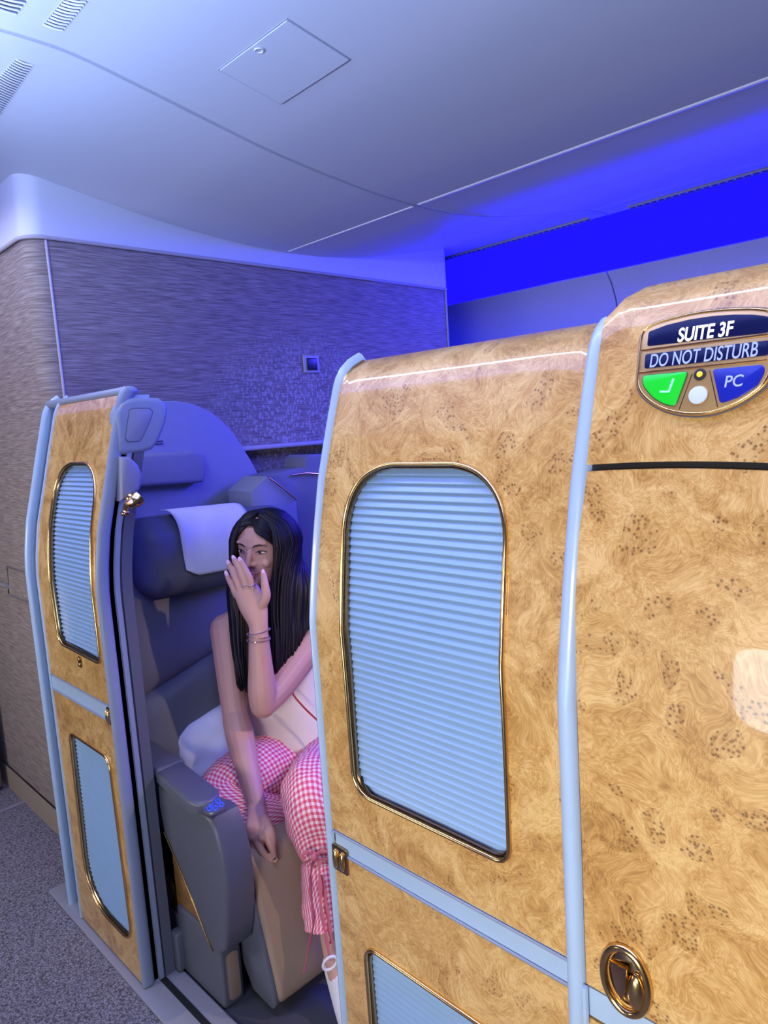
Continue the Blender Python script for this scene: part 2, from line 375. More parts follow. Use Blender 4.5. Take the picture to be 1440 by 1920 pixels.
def ring_panel(x0, x1, z0, z1, hole, S, thick=.016, mrad=10, off=0.0):
    bm = bmesh.new(); c = sum(hole, V((0, 0)))/len(hole)
    H_ = resample(hole, 150); items = []
    def rect(d):
        t = 1e9
        if d.x > 1e-9: t = min(t, (x1-c.x)/d.x)
        if d.x < -1e-9: t = min(t, (x0-c.x)/d.x)
        if d.y > 1e-9: t = min(t, (z1-c.y)/d.y)
        if d.y < -1e-9: t = min(t, (z0-c.y)/d.y)
        return c+d*t
    for h in H_: items.append((math.atan2(h.y-c.y, h.x-c.x), h))
    def hray(d):
        best = None
        for i in range(len(hole)):
            a, b = hole[i]-c, hole[(i+1) % len(hole)]-c; e = b-a
            den = d.x*e.y-d.y*e.x
            if abs(den) < 1e-12: continue
            t = (a.x*e.y-a.y*e.x)/den; s = (a.x*d.y-a.y*d.x)/den
            if t > 0 and -1e-6 <= s <= 1+1e-6: best = t if best is None else max(best, t)
        return c+d*(best or .01)
    for X_, Z_ in ((x0, z0), (x1, z0), (x1, z1), (x0, z1)):
        d = (V((X_, Z_))-c).normalized(); items.append((math.atan2(d.y, d.x), hray(d)))
    # extra samples along the outer border so the curved lean stays smooth
    for k in range(40):
        z = z0+(z1-z0)*(k+.5)/40
        for X_ in (x0, x1):
            d = (V((X_, z))-c).normalized(); items.append((math.atan2(d.y, d.x), hray(d)))
    items.sort(key=lambda t: t[0]); rings = []
    for a, h in items:
        d = V((math.cos(a), math.sin(a))); o = rect(d)
        rings.append([bm.verts.new(S(*h.lerp(o, j/mrad), off)) for j in range(mrad+1)])
    n = len(rings)
    for i in range(n):
        A, B = rings[i], rings[(i+1) % n]
        for j in range(mrad): bm.faces.new((A[j], A[j+1], B[j+1], B[j]))
    bmesh.ops.remove_doubles(bm, verts=bm.verts, dist=1e-6)
    bmesh.ops.recalc_face_normals(bm, faces=bm.faces)
    bd = [e for e in bm.edges if len(e.link_faces) == 1]
    r = bmesh.ops.extrude_edge_only(bm, edges=bd)
    for v in [g for g in r['geom'] if isinstance(g, bmesh.types.BMVert)]: v.co.y += thick
    return bm
def sheet(x0, x1, z0, z1, S, thick=.016, nx=2, nz=40, off=0.0, zf=None):
    bm = bmesh.new(); G = []
    for j in range(nz+1):
        row = []
        for i in range(nx+1):
            x = x0+(x1-x0)*i/nx; a, b = (zf(x) if zf else (z0, z1)); z = a+(b-a)*j/nz
            row.append(bm.verts.new(S(x, z, off)))
        G.append(row)
    fs = [bm.faces.new((G[j][i], G[j][i+1], G[j+1][i+1], G[j+1][i])) for j in range(nz) for i in range(nx)]
    r = bmesh.ops.extrude_face_region(bm, geom=fs)
    for v in [g for g in r['geom'] if isinstance(g, bmesh.types.BMVert)]: v.co.y += thick
    return bm
def post_path(x, z0, z1, S, off, n=140): return [S(x, z0+(z1-z0)*k/(n-1), off) for k in range(n)]
def window_frame(hole, S, parent, r=.0033, name='window_frame', m=None, off=.002):
    P = resample(hole, 140); bm = bmesh.new()
    tube(bm, [S(p.x, p.y, off) for p in P], [(r*1.25, r)]*len(P), 10, closed=True, up=V((0, 1, 0)))
    return obj(name, bm, m or M['gold'], parent, ang=60)
def blind(hole, S, parent, pitch=.0118, depth=.007, m=None):
    bm = bmesh.new(); zs = [p.y for p in hole]; zmin, zmax = min(zs)-.008, max(zs)+.004
    z = zmin
    while z < zmax:
        xs = []
        for i in range(len(hole)):
            a, b = hole[i], hole[(i+1) % len(hole)]
            zz = min(max(z+.004, min(zs)+.001), max(zs)-.001)
            if (a.y-zz)*(b.y-zz) <= 0 and abs(a.y-b.y) > 1e-9: xs.append(a.x+(b.x-a.x)*(zz-a.y)/(b.y-a.y))
        if len(xs) >= 2:
            xa, xb = min(xs)-.006, max(xs)+.006
            f0, f1 = S(0, z, -depth).y, S(0, z+pitch*1.12, -depth-.0075).y
            q = [(f0, z), (f0+.0003, z-.0012), (f0+.0016, z-.0006), (f1+.001, z+pitch*1.1), (f1, z+pitch*1.14)]
            A = [bm.verts.new((xa, y, zz)) for y, zz in q]; B = [bm.verts.new((xb, y, zz)) for y, zz in q]
            for i in range(len(q)):
                j = (i+1) % len(q); bm.faces.new((A[i], A[j], B[j], B[i]))
            bm.faces.new(A[::-1]); bm.faces.new(B)
        z += pitch
    return obj('blind', bm, m or M['slat'], parent, ang=25)
# ------------------------------------------------------------------ SETTING
CYP = [.44, .50, .555, .678, .767, .889, 1.025, 1.179, 1.356, 1.558, 1.744, 1.927, 2.134, 2.404, 2.635, 2.80, 2.95, 3.0]
CZP = [2.20, 2.209, 2.213, 2.213, 2.199, 2.176, 2.15, 2.121, 2.098, 2.079, 2.072, 2.076, 2.096, 2.143, 2.19, 2.222, 2.235, 2.235]
zc = smooth_tab(CYP, CZP, .05)
def ceil_grid(x0, x1, y0, y1, ny=70, nx=2, up=.02):
    bm = bmesh.new(); G = []
    for i in range(nx+1):
        x = x0+(x1-x0)*i/nx
        G.append([bm.verts.new((x, y0+(y1-y0)*j/ny, zc(y0+(y1-y0)*j/ny))) for j in range(ny+1)])
    fs = [bm.faces.new((G[i][j], G[i+1][j], G[i+1][j+1], G[i][j+1])) for i in range(nx) for j in range(ny)]
    r = bmesh.ops.extrude_face_region(bm, geom=fs)
    for v in [g for g in r['geom'] if isinstance(g, bmesh.types.BMVert)]: v.co.z += up
    return bm
struct('ceiling', ceil_grid(-5.0, 1.2, .44, 3.0), M['ceil'])
XJ = -1.552
bm = bmesh.new()
tube(bm, [V((XJ, y, zc(y)+.001)) for y in [.44+k*.0346 for k in range(75)]], [(.0035, .0065)]*75, 8, up=V((0, 0, 1)))
struct('trim_1', bm, M['seam'])
bm = bmesh.new()
tube(bm, [V((x, 1.745, zc(1.745)+.001)) for x in (-2.21, -1.565)], [(.004, .006)]*2, 8, up=V((0, 0, 1)))
tube(bm, [V((x, 1.745, zc(1.745)+.001)) for x in (-1.54, 1.2)], [(.004, .0095)]*2, 8, up=V((0, 0, 1)))
struct('trim_2', bm, M['strip'])
# floor
bm = bmesh.new(); bmesh.ops.create_grid(bm, x_segments=2, y_segments=2, size=1.0)
for v in bm.verts: v.co = V((-2.0+v.co.x*3.2, .85+v.co.y*2.9, 0))
struct('floor', bm, M['carpet'])
# bulkhead behind the suite, rounded at the aisle corner
XB, YB = -2.235, .80
def bulk_outline(r=.055, back=-5.0, yend=2.684, inset=0.0):
    pts = [V((back, YB+inset))]
    for k in range(9):
        a = -math.pi/2 + k/8*math.pi/2
        pts.append(V((XB-r+math.cos(a)*(r-inset), YB+r+math.sin(a)*(r-inset))))
    pts.append(V((XB-inset, yend)))
    return pts
def wall_from(path, z0, ztop, m, name, thick=.03, nsub=60):
    bm = bmesh.new(); P = []
    for i in range(len(path)-1):
        L_ = (path[i+1]-path[i]).length; n = max(1, int(L_/.04))
        P += [path[i].lerp(path[i+1], k/n) for k in range(n)]
    P.append(path[-1])
    A = [bm.verts.new((p.x, p.y, z0)) for p in P]; B = [bm.verts.new((p.x, p.y, ztop(p) if callable(ztop) else ztop)) for p in P]
    fs = [bm.faces.new((A[i], A[i+1], B[i+1], B[i])) for i in range(len(P)-1)]
    bm.normal_update()
    return struct(name, bm, m)
wall_from(bulk_outline(), 0.06, 2.008, M['wall'], 'wall_back')
wall_from(bulk_outline(inset=-.004), 2.014, lambda p: zc(max(p.y, .5))+.004, M['crown'], 'trim_3')
bm = bmesh.new(); o_ = bulk_outline(inset=-.008)
tube(bm, [V((p.x, p.y, 2.012)) for p in o_], [(.006, .006)]*len(o_), 8, up=V((0, 0, 1)))
struct('trim_4', bm, M['rail'])
bm = bmesh.new(); tube(bm, [V((XB+.002, YB+.055, z)) for z in (.06, 2.006)], .004, 8)
tube(bm, [V((XB+.002, 2.684, z)) for z in (.06, 2.2)], .005, 8)
struct('trim_5', bm, M['rail'])
wall_from(bulk_outline(inset=-.01), 0.0, .10, M['skirt'], 'baseboard_back')
# rail across the bulkhead above the console
struct('trim_6', nbox((-2.245, 1.36, 1.335), (-2.16, 2.0, 1.352), .006), M['rail'])
# far end of the aisle: curtain-like column and floor strip
bm = bmesh.new()
for k in range(5):
    tube(bm, [V((-3.17-.05*k, .735-.05*k, z)) for z in (.02, 2.15)], .036, 12)
obj_ = obj('aisle_curtain', bm, mat('brown_curtain', (0.22, 0.17, 0.14), .85)); tag(obj_, 'brown gathered curtain at the far left end of the aisle', 'curtain')
struct('trim_7', nbox((-2.98, -.6, 0), (-2.955, .795, .006), .002), M['sill'])
# far side: cove lens, bins
def xextrude(prof_, x0, x1, thick):
    bm = bmesh.new()
    A = [bm.verts.new((x0, y, z)) for y, z in prof_]; B = [bm.verts.new((x1, y, z)) for y, z in prof_]
    fs = [bm.faces.new((A[i], A[i+1], B[i+1], B[i])) for i in range(len(prof_)-1)]
    r = bmesh.ops.extrude_face_region(bm, geom=fs)
    for v in [g for g in r['geom'] if isinstance(g, bmesh.types.BMVert)]: v.co += V(thick)
    return bm
lens = [(3.005, 2.228), (3.06, 2.205), (3.13, 2.165), (3.20, 2.118), (3.26, 2.078), (3.285, 2.06)]
o = obj('cove_light', xextrude(lens, -4.6, 1.2, (0, .02, .02)), M['bluelens']); tag(o, 'deep blue glowing mood light cove above the far bins', 'light')
binp = [(3.285, 2.055), (3.33, 2.01), (3.375, 1.93), (3.40, 1.82), (3.40, 1.70), (3.37, 1.58), (3.32, 1.50)]
for xa, xb, lab in ((-1.72, 1.2, 'grey overhead bin front partly hidden behind the suite name panel'), (-4.6, -1.728, 'grey overhead bin front between the bulkhead edge and the dark bin seam')):
    o = obj('overhead_bin', xextrude(binp, xa, xb, (0, .04, 0)), M['bin']); tag(o, lab, 'overhead bin', 'overhead bins on the far side')
struct('wall_far', nbox((-4.6, 3.45, 0), (1.2, 3.48, 2.1)), M['bin'])
for xa, xb, lab in ((-3.1, -1.63, 'thin dark slotted air grille above blue cove, left of the ceiling joint'), (-1.45, 1.2, 'thin dark slotted air grille above blue cove, running to right edge')):
    t = thing('air_grille', lab, 'air grille', ((xa+xb)/2, 2.97, 2.23), 'slotted grilles along the far cove')
    obj('frame', nbox((xa, 2.955, 2.2275), (xb, 2.995, 2.238), .002), M['seam'], t)
    bm = bmesh.new(); n = int((xb-xa)/.03)
    for k in range(n): box(bm, (xa+.01+k*.03, 2.962, 2.2262), (xa+.030+k*.03, 2.972, 2.2285))
    box(bm, (xa, 2.983, 2.2262), (xb, 2.986, 2.2285))
    obj('slots', bm, M['black'], t, smooth=False)
# near side: mirrored cove, bins, side wall with windows (seen only as reflections)
nl = [(3.49-y, z-.022) for y, z in lens]
o = obj('cove_light', xextrude(nl, -4.6, 1.2, (0, -.02, .02)), M['nearlens']); tag(o, 'pale blue mood light cove over the near aisle', 'light')
o = obj('overhead_bin', xextrude([(3.49-y, z) for y, z in binp[:4]]+[(-.02, 1.80)], -4.6, -1.0, (0, -.03, 0)), M['bin']); tag(o, 'grey overhead bin front above the near aisle', 'overhead bin')
wl = struct('wall_near', nbox((-4.6, -1.36, 0), (1.4, -1.33, 2.1)), M['bin'])
_p = aY(1415, 1222, .646); _q = _p+V((_p.x, -.646, _p.z-H))*((.646+1.32)/.646)
for k, x in enumerate((_q.x+.10, _q.x+.62)):
    hole = round_poly([(x-.16, _q.z-.20, .14), (x+.16, _q.z-.20, .14), (x+.16, _q.z+.20, .14), (x-.16, _q.z+.20, .14)])
    bm = bmesh.new(); prism(bm, [V((p.x, -1.322, p.y)) for p in hole], V((0, -.02, 0)))
    o = struct('window_%d' % (k+1), bm, M['glass'])
# ceiling access panel
def on_ceiling(px, py):
    z = 2.15
    for _ in range(30):
        p = aZ(px, py, z); z = .5*z+.5*zc(p.y)
    return aZ(px, py, z)
t = thing('ceiling_access_panel', 'square access hatch with small round latch in the pale ceiling', 'access panel', on_ceiling(532, 115))
cs = [on_ceiling(*p) for p in ((408, 130), (538, 33), (658, 110), (527, 195))]
def quad_patch(c, inset, dz, th, n=10, ro=.0):
    bm = bmesh.new(); ctr = sum(c, V())/4; G = []
    c = [ctr+(p-ctr)*(1-inset) for p in c]
    for i in range(n+1):
        row = []
        for j in range(n+1):
            a, b = i/n, j/n
            p = c[0].lerp(c[1], a).lerp(c[3].lerp(c[2], a), b); row.append(bm.verts.new((p.x, p.y, zc(p.y)-dz)))
        G.append(row)
    fs = [bm.faces.new((G[i][j], G[i+1][j], G[i+1][j+1], G[i][j+1])) for i in range(n) for j in range(n)]
    r = bmesh.ops.extrude_face_region(bm, geom=fs)
    for v in [g for g in r['geom'] if isinstance(g, bmesh.types.BMVert)]: v.co.z += th
    return bm
obj('gasket', quad_patch(cs, 0, .001, .002), mat('gasket_grey', (0.30, 0.34, 0.42), .5), t)
obj('hatch', quad_patch(cs, .035, .003, .003), M['ceil'], t)
p = on_ceiling(485, 89); bm = bmesh.new()
tube(bm, [p+V((math.cos(a)*.009, math.sin(a)*.009, -.0058+zc(p.y)-p.z)) for a in [k*math.pi/10 for k in range(20)]], .0014, 6, closed=True)
obj('latch', bm, M['strip'], t)
# air vents near the top left corner
def vent(c, label):
    P = [on_ceiling(*q) for q in c]; ctr = sum(P, V())/4
    t = thing('air_vent', label, 'air vent', ctr, 'slatted air vents in the ceiling')
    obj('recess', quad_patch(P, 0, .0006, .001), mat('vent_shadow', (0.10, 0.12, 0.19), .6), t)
    n = max(5, int((P[1]-P[0]).length/.0105)); bm = bmesh.new()
    for k in range(n+1):
        a = P[0].lerp(P[1], k/n); b = P[3].lerp(P[2], k/n)
        tube(bm, spl([a+V((0, 0, -.001)), a.lerp(b, .5)+V((0, 0, -.003)), b+V((0, 0, -.001))], 6), [(.002, .0022)]*6, 6, up=V((0, 0, 1)))
    obj('slats', bm, M['strip'], t)
vent(((82, 45), (140, -25), (180, -20), (118, 56)), 'slatted ceiling vent at the top edge, nearest the access hatch')
vent(((-45, 190), (30, 111), (61, 122), (0, 215)), 'slatted ceiling vent cut by left photo edge, below ceiling joint')
vent(((-30, 5), (10, -45), (80, -40), (31, 26)), 'slatted ceiling vent in the extreme top left corner')
# latch recess on the aisle side wall
t = thing('wall_latch', 'clear framed latch plate on the woven side wall left of suite', 'latch', aY(38, 1100, YB))
q = [aY(*p, YB-.002) for p in ((13, 1062), (60, 1078), (64, 1134), (17, 1114))]
bm = bmesh.new(); tube(bm, q, .004, 8, closed=True); obj('frame', bm, mat('pewter', (0.32, 0.30, 0.30), .3, .6), t)
bm = bmesh.new(); tube(bm, [aY(-30, 1083, YB-.004), aY(15, 1100, YB-.004)], .009, 8); obj('rail', bm, mat('pewter_rail', (0.42, 0.41, 0.43), .3, .5), t)
bm = bmesh.new(); ball(bm, aY(57, 1108, YB-.006), .009, (1, .5, 1.6)); obj('catch', bm, M['silver'], t)
# wall socket
p = aX(583, 683, XB); t = thing('wall_socket', 'small black socket in grey plate on the purple bulkhead', 'socket', p)
obj('plate', nbox((XB-.002, p.y-.040, p.z-.034), (XB+.006, p.y+.040, p.z+.034), .003), M['rail'], t)
obj('outlet', nbox((XB+.004, p.y-.026, p.z-.024), (XB+.0095, p.y+.026, p.z+.024), .004), M['socket'], t)
# ------------------------------------------------------------------ SUITE SHELL: partition, sill
sill = thing('floor_sill', 'long grey metal door track on floor along the aisle carpet', 'door track', (-1.2, .70, 0))
obj('track', nbox((-2.285, .642, 0), (.6, .76, .012), .004), M['sill'], sill)
obj('groove', nbox((-2.10, .700, .010), (.6, .716, .0135)), M['black'], sill, smooth=False)
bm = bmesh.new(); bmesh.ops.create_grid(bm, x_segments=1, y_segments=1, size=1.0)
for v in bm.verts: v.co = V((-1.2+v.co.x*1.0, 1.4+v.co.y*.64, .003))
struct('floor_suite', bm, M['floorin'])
part_ = thing('door_surround', 'pale blue fixed side wall holding the left sliding door', 'partition', (-1.9, .72, 0))
SP = surf(.690, profL)
obj('wall_panel', sheet(-2.172, -1.668, .012, 1.510, SP, .045, 3, 60), M['trim'], part_)
bm = bmesh.new(); tube(bm, post_path(-2.163, .012, 1.534, surf(.672, profL), 0), [(.014, .011)]*140, 10, up=V((0, 1, 0)))
obj('edge_bead', bm, M['trim'], part_, ang=60)
bm = bmesh.new(); tube(bm, [V((-2.165, .795, 1.519)), V((-1.672, .795, 1.519))], [(.013, .024)]*2, 12, up=V((0, 0, 1)), ends=2); obj('top_cap', bm, M['trimgrey'], part_, ang=60)
bm = bmesh.new(); tube(bm, post_path(-2.13, .03, 1.50, SP, .0), [(.004, .006)]*140, 8, up=V((0, 1, 0)))
obj('channel', bm, mat('channel_shadow_grey', (0.20, 0.30, 0.38), .5), part_)
q = round_poly([(-2.098, .28, .012), (-2.078, .28, .012), (-2.078, .66, .012), (-2.098, .66, .012)])
bm = bmesh.new(); prism(bm, [V((p.x, .6875, p.y)) for p in q], V((0, .006, 0))); obj('finger_slot', bm, mat('slot_blue', (0.12, 0.22, 0.32), .4), part_)
for y_, th_, m_, nm, xx in ((.690, .010, 'dark', 'seal', -1.668), (.700, .012, 'trimgrey', 'inner_bead', -1.659), (.712, .006, 'dark', 'inner_seal', -1.667), (.718, .026, 'leatherdk', 'inner_edge', -1.660)):
    obj(nm, sheet(-1.6775, xx, .014, 1.45, surf(y_, profL), th_, 1, 60), M[m_], part_)
obj('foot_bracket', nbox((-1.675, .745, .014), (-1.640, .775, .12), .006), M['leatherdk'], part_)
# grip cap at top of the door edge
XG = -1.655
gp = [aX(*p, XG) for p in ((217, 775), (226, 755), (240, 746), (270, 744), (300, 746), (312, 754), (317, 768), (312, 795), (300, 825), (288, 842), (270, 848), (232, 853), (222, 848), (220, 820))]
bm = bmesh.new(); prism(bm, gp, V((-.035, 0, 0)), .012, 4); grip = obj('hand_grip', bm, M['trimgrey'], part_)
gi = [aX(*p, XG+.0015) for p in ((243, 770), (249, 766), (280, 766), (286, 772), (284, 783), (270, 815), (262, 827), (240, 828), (236, 822))]
c_ = sum(gi, V())/len(gi)
bm = bmesh.new(); prism(bm, [c_+(p-c_)*1.05+V((-.001, 0, 0)) for p in gi], V((-.004, 0, 0))); obj('inset_gap', bm, M['dark'], grip)
bm = bmesh.new(); prism(bm, gi, V((-.006, 0, 0)), .0015); obj('grip_inset', bm, mat('inset_grey', (0.22, 0.24, 0.33), .4), grip)
# lamp housing inside the partition, and gold lamp
XL = -1.640
bm = bmesh.new(); prism(bm, [aX(*p, XL) for p in ((228, 856), (246, 856), (262, 872), (270, 892), (266, 915), (258, 928), (228, 940))], V((-.055, 0, 0)), .012, 3)
obj('lamp_housing', bm, mat('housing_grey', (0.22, 0.22, 0.29), .5), part_)
lampt = thing('reading_lamp', 'small gold reading lamp behind edge of the left door', 'reading lamp', aX(240, 950, XL+.01))
a_, b_ = aX(243, 948, XL+.03), aX(261, 933, XL+.03)
bm = bmesh.new(); tube(bm, spl([a_, a_.lerp(b_, .4), a_.lerp(b_, .45), b_], 8), [.011, .012, .012, .013, .015, .016, .017, .017], 16); obj('lamp_head', bm, M['gold'], lampt)
bm = bmesh.new(); ball(bm, aX(246, 934, XL+.02), .013); tube(bm, spl([aX(246, 934, XL+.02), aX(238, 945, XL+.02), aX(234, 962, XL+.02)], 8), .007, 8); obj('arm', bm, M['gold'], lampt)
bm = bmesh.new(); ball(bm, aX(235, 962, XL+.02), .011, (1, 1, .8)); obj('base', bm, M['bronze'], lampt)
# ------------------------------------------------------------------ DOORS
def small_catch(parent, x0, x1, z0, z1, S):
    bm = bmesh.new(); q = round_poly([(x0, z0, .004), (x1, z0, .004), (x1, z1, .004), (x0, z1, .004)], 4)
    prism(bm, [S(p.x, p.y, .0035) for p in q], V((0, .004, 0)), .001); c = obj('latch_plate', bm, M['bronze'], parent)
    xm = (x0+x1)/2; zm = (z0+z1)/2; w_ = (x1-x0)
    for s in (-1, 1):
        bm = bmesh.new(); ball(bm, S(xm+s*w_*.22, zm, .005), 1, (w_*.17, .005, (z1-z0)*.38)); obj('latch_button', bm, M['gold'], c)
    return c
LU = [onS(*p, SL) for p in ((107.5, 1128), (100.4, 1032), (96.5, 985), (97.3, 938), (103, 906), (109, 886), (121, 874), (150, 870), (163, 875), (170, 890), (173.5, 926), (171.7, 960), (168, 1013), (171.7, 1067), (177, 1117), (186.7, 1218), (187.5, 1236), (185, 1241), (178, 1238), (150, 1224), (121, 1210), (115, 1200), (111.7, 1183))]
# symmetrical clean outlines
LUh = round_poly([(-1.985, 1.352, .10), (-1.975, 1.15, .3), (-1.955, .873, .030), (-1.692, .866, .018), (-1.690, 1.06, .3), (-1.722, 1.352, .085)][::-1], 10)
LLh = round_poly([(-1.965, .618, .022), (-1.712, .618, .030), (-1.702, .118, .05), (-1.985, .118, .13)], 10)
RUh = round_poly([(-.826, 1.341, .095), (-.812, 1.10, .3), (-.811, .826, .035), (-.515, .826, .022), (-.512, 1.08, .3), (-.520, 1.341, .095)], 10)
RLh = round_poly([(-.815, .560, .026), (-.525, .560, .022), (-.525, .06, .13), (-.812, .06, .05)], 10)
def door(label, x0, x1, S, zt, rail, hu, hl, sgn, latch, zsplit, group):
    t = thing('suite_door', label, 'sliding door', ((x0+x1)/2, S(0, .5).y, .013), group)
    zr0, zr1 = rail
    up = obj('upper_panel', ring_panel(x0, x1, zr1, zt, hu, S, .02), M['burl'], t)
    lo = obj('lower_panel', ring_panel(x0, x1, .02, zr0, hl, S, .02), M['burl'], t)
    obj('mid_rail', sheet(x0, x1, zr0+.001, zr1-.001, S, .018, 2, 2, off=-.0015), M['trim'], t)
    bm = bmesh.new()
    for z in (zr0+.004, zr1-.004): tube(bm, [S(x0, z, .0005), S(x1, z, .0005)], .0022, 6)
    obj('rail_lip', bm, M['trimgrey'], t)
    for h in (hu, hl):
        f = window_frame(h, S, t)
        P = resample(h, 120); c = sum(P, V((0, 0)))/len(P); bm = bmesh.new()
        tube(bm, [S(*(p-(p-c).normalized()*.006), -.004) for p in P], [(.004, .002)]*len(P), 6, closed=True, up=V((0, 1, 0)))
        obj('inner_lip', bm, M['bronze'], f)
        b = blind(h, S, t)
        bx = [p.x for p in h]; bz = [p.y for p in h]
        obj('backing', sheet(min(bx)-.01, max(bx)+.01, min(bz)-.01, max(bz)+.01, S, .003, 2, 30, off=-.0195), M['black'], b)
    return t
dl = door('left suite door of burl veneer, narrow in view, beside the woven wall', -2.062, -1.672, SL, 1.510, (.717, .766), LUh, LLh, 1, None, None, 'burl suite doors either side of the opening')
small_catch(dl, -1.690, -1.668, .716, .760, SL)
bm = bmesh.new(); prism(bm, [V((p.x, .657, p.y)) for p in round_poly([(-1.838, .831, .006), (-1.816, .831, .006), (-1.816, .860, .006), (-1.838, .860, .006)])], V((0, .004, 0)), .001); ob = obj('badge', bm, M['gold'], dl)
bm = bmesh.new(); ball(bm, V((-1.827, .656, .853)), .006, (1, .5, 1)); ball(bm, V((-1.827, .656, .839)), .006, (1, .5, 1)); obj('badge_stud', bm, M['bronze'], ob)
bm = bmesh.new(); tube(bm, post_path(-1.6665, .016, 1.520, surf(.672, profL), 0), [(.0165, .0085)]*140, 12, up=V((0, 1, 0)))
obj('edge_trim', bm, M['trimgrey'], dl, ang=60)
bm = bmesh.new(); tube(bm, post_path(-2.066, .016, 1.532, surf(.664, profL), 0), [(.008, .0045)]*140, 8, up=V((0, 1, 0)))
obj('rear_bead', bm, M['trim'], dl, ang=60)
dr = door('right suite door of burl veneer with large blind, nearest the name panel', -.878, -.414, SR, 1.507, (.697, .739), RUh, RLh, -1, None, None, 'burl suite doors either side of the opening')
small_catch(dr, -.880, -.842, .668, .713, SR)
bm = bmesh.new(); tube(bm, post_path(-.887, .016, 1.503, surf(.702, profR), 0), [(.020, .0105)]*140, 10, up=V((0, 1, 0)))
obj('edge_trim', bm, M['trim'], dr, ang=60)
bm = bmesh.new(); tube(bm, post_path(-.8745, .016, 1.503, surf(.694, profR), 0), [(.006, .003)]*140, 6, up=V((0, 1, 0))); obj('edge_seal', bm, M['bronze'], dr)
# post between door and name panel
po = thing('door_post', 'slim pale blue post between right door and name panel', 'door post', (-.40, .67, .013))
bm = bmesh.new(); tube(bm, post_path(-.4015, .014, 1.492, surf(.656, profR), 0), [(.014, .0125)]*140, 12, up=V((0, 1, 0))); obj('upright', bm, M['trim'], po, ang=60)
obj('side_edge', sheet(-.3935, -.3885, .014, 1.480, surf(.649, profR), .02, 1, 60), M['trimgrey'], po)
# ------------------------------------------------------------------ NAME PANEL (fixed)
fx = thing('name_panel', 'fixed burl panel carrying the suite name sign at the right', 'panel', (-.05, .68, .013))
def gapz(x): return 1.3418-.9*(x+.29)**2*.35
x0_, x1_ = -.386, .35
ZR1 = onS(1150, 1882, SF).y; ZR0 = ZR1-.036
def topz(x): return 1.529 - (max(0, (-.35-x))/.036)**2*.034
obj('upper_panel', sheet(x0_, x1_, 0, 0, SF, .03, 50, 40, zf=lambda x: (gapz(x)+.0035, topz(x))), M['burl'], fx)
obj('lower_panel', sheet(x0_, x1_, 0, 0, SF, .03, 30, 40, off=-.004, zf=lambda x: (ZR1+.002, gapz(x)-.0035)), M['burl'], fx)
obj('gap_strip', sheet(x0_, x1_, 0, 0, SF, .004, 30, 4, off=-.014, zf=lambda x: (gapz(x)-.012, gapz(x)+.012)), M['black'], fx)
obj('lower_rail', sheet(x0_, x1_, ZR0, ZR1-.001, SF, .018, 2, 2, off=-.005), M['trim'], fx)
obj('kick_panel', sheet(x0_, x1_, .02, ZR0-.003, SF, .02, 2, 4, off=-.004), M['burl'], fx)
bm = bmesh.new(); tube(bm, [SF(-.386, ZR1-.005*k, -.001) for k in range(10)], .0035, 6); obj('corner_bead', bm, M['trim'], fx)
# gold oval latch
lc = onS(1172, 1840, SF); ck = V((lc.x, SF(0, lc.y).y+.004, lc.y)); lk = thing('door_latch', 'oval polished gold latch on the lower right burl panel', 'latch', ck)
ex, ez = .0255, .037
bm = bmesh.new(); tube(bm, [ck+V((math.cos(a)*ex, -.003, math.sin(a)*ez)) for a in [k*math.pi/24 for k in range(48)]], [(.005, .0045)]*48, 10, closed=True, up=V((0, 1, 0))); obj('rim', bm, M['gold'], lk, ang=80)
bm = bmesh.new(); ball(bm, ck+V((0, .004, 0)), 1, (ex, .007, ez), seg=32); obj('dish', bm, M['bronze'], lk)
bm = bmesh.new(); prism(bm, [ck+V(p) for p in ((-.017, -.006, .016), (.006, -.012, .022), (.004, -.012, -.002), (-.004, -.006, -.026), (-.012, -.006, -.014))], V((0, .006, 0)), .001); obj('thumb_turn', bm, mat('turn_gold', (0.55, 0.36, 0.14), .12, 1), lk)
bm = bmesh.new(); ball(bm, ck+V((.012, -.004, -.006)), 1, (.010, .007, .022)); obj('turn_boss', bm, M['gold'], lk)
# sign
p0 = V((-.29, SF(0, 1.44).y, 1.44)); sl_ = (SF(0, 1.49).y-SF(0, 1.40).y)/.09
tz = V((0, sl_, 1)).normalized(); nn = V((0, -1, sl_)).normalized(); tx = V((1, 0, 0))
def sg(px, py, h=0.0): return aPl(px, py, p0+nn*h, nn)
sign = thing('suite_sign', 'gold framed illuminated name sign on upper right burl panel', 'sign', p0)
def plate(name, px, h, th, m, parent, bev=.0006, rnd=None):
    bm = bmesh.new(); prism(bm, [sg(*p, h) for p in px], -nn*th, bev); return obj(name, bm, m, parent)
def uvp(px, py):   # local frame of the sign
    d = sg(px, py)-p0; return V((d.dot(tx), d.dot(tz)))
def onsign(u, v, h=0.0): return p0+tx*u+tz*v+nn*h
uc = .0062
uc = uvp(1318, 650).x
opx = [(1211, 618), (1204, 629), (1200, 665), (1197, 697), (1196, 720), (1202, 738), (1218, 755), (1244, 770), (1271, 778), (1298, 781), (1324, 780), (1350, 775), (1390, 759), (1429, 733), (1446, 712), (1453, 690), (1458, 640), (1460, 600), (1454, 586), (1440, 581), (1403, 579), (1337, 583), (1284, 592), (1229, 607)]
poly = [V((q.x, q.y)) for q in spl([V((*uvp(*p), 0)) for p in opx+opx[:1]], 90)][:-1]
bm = bmesh.new(); prism(bm, [onsign(p.x, p.y, .0045) for p in poly], -nn*.006, .0015, 3); bez = obj('bezel', bm, M['signgold'], sign)
bm = bmesh.new(); c_ = sum(poly, V((0, 0)))/len(poly); P_ = resample(poly, 120)
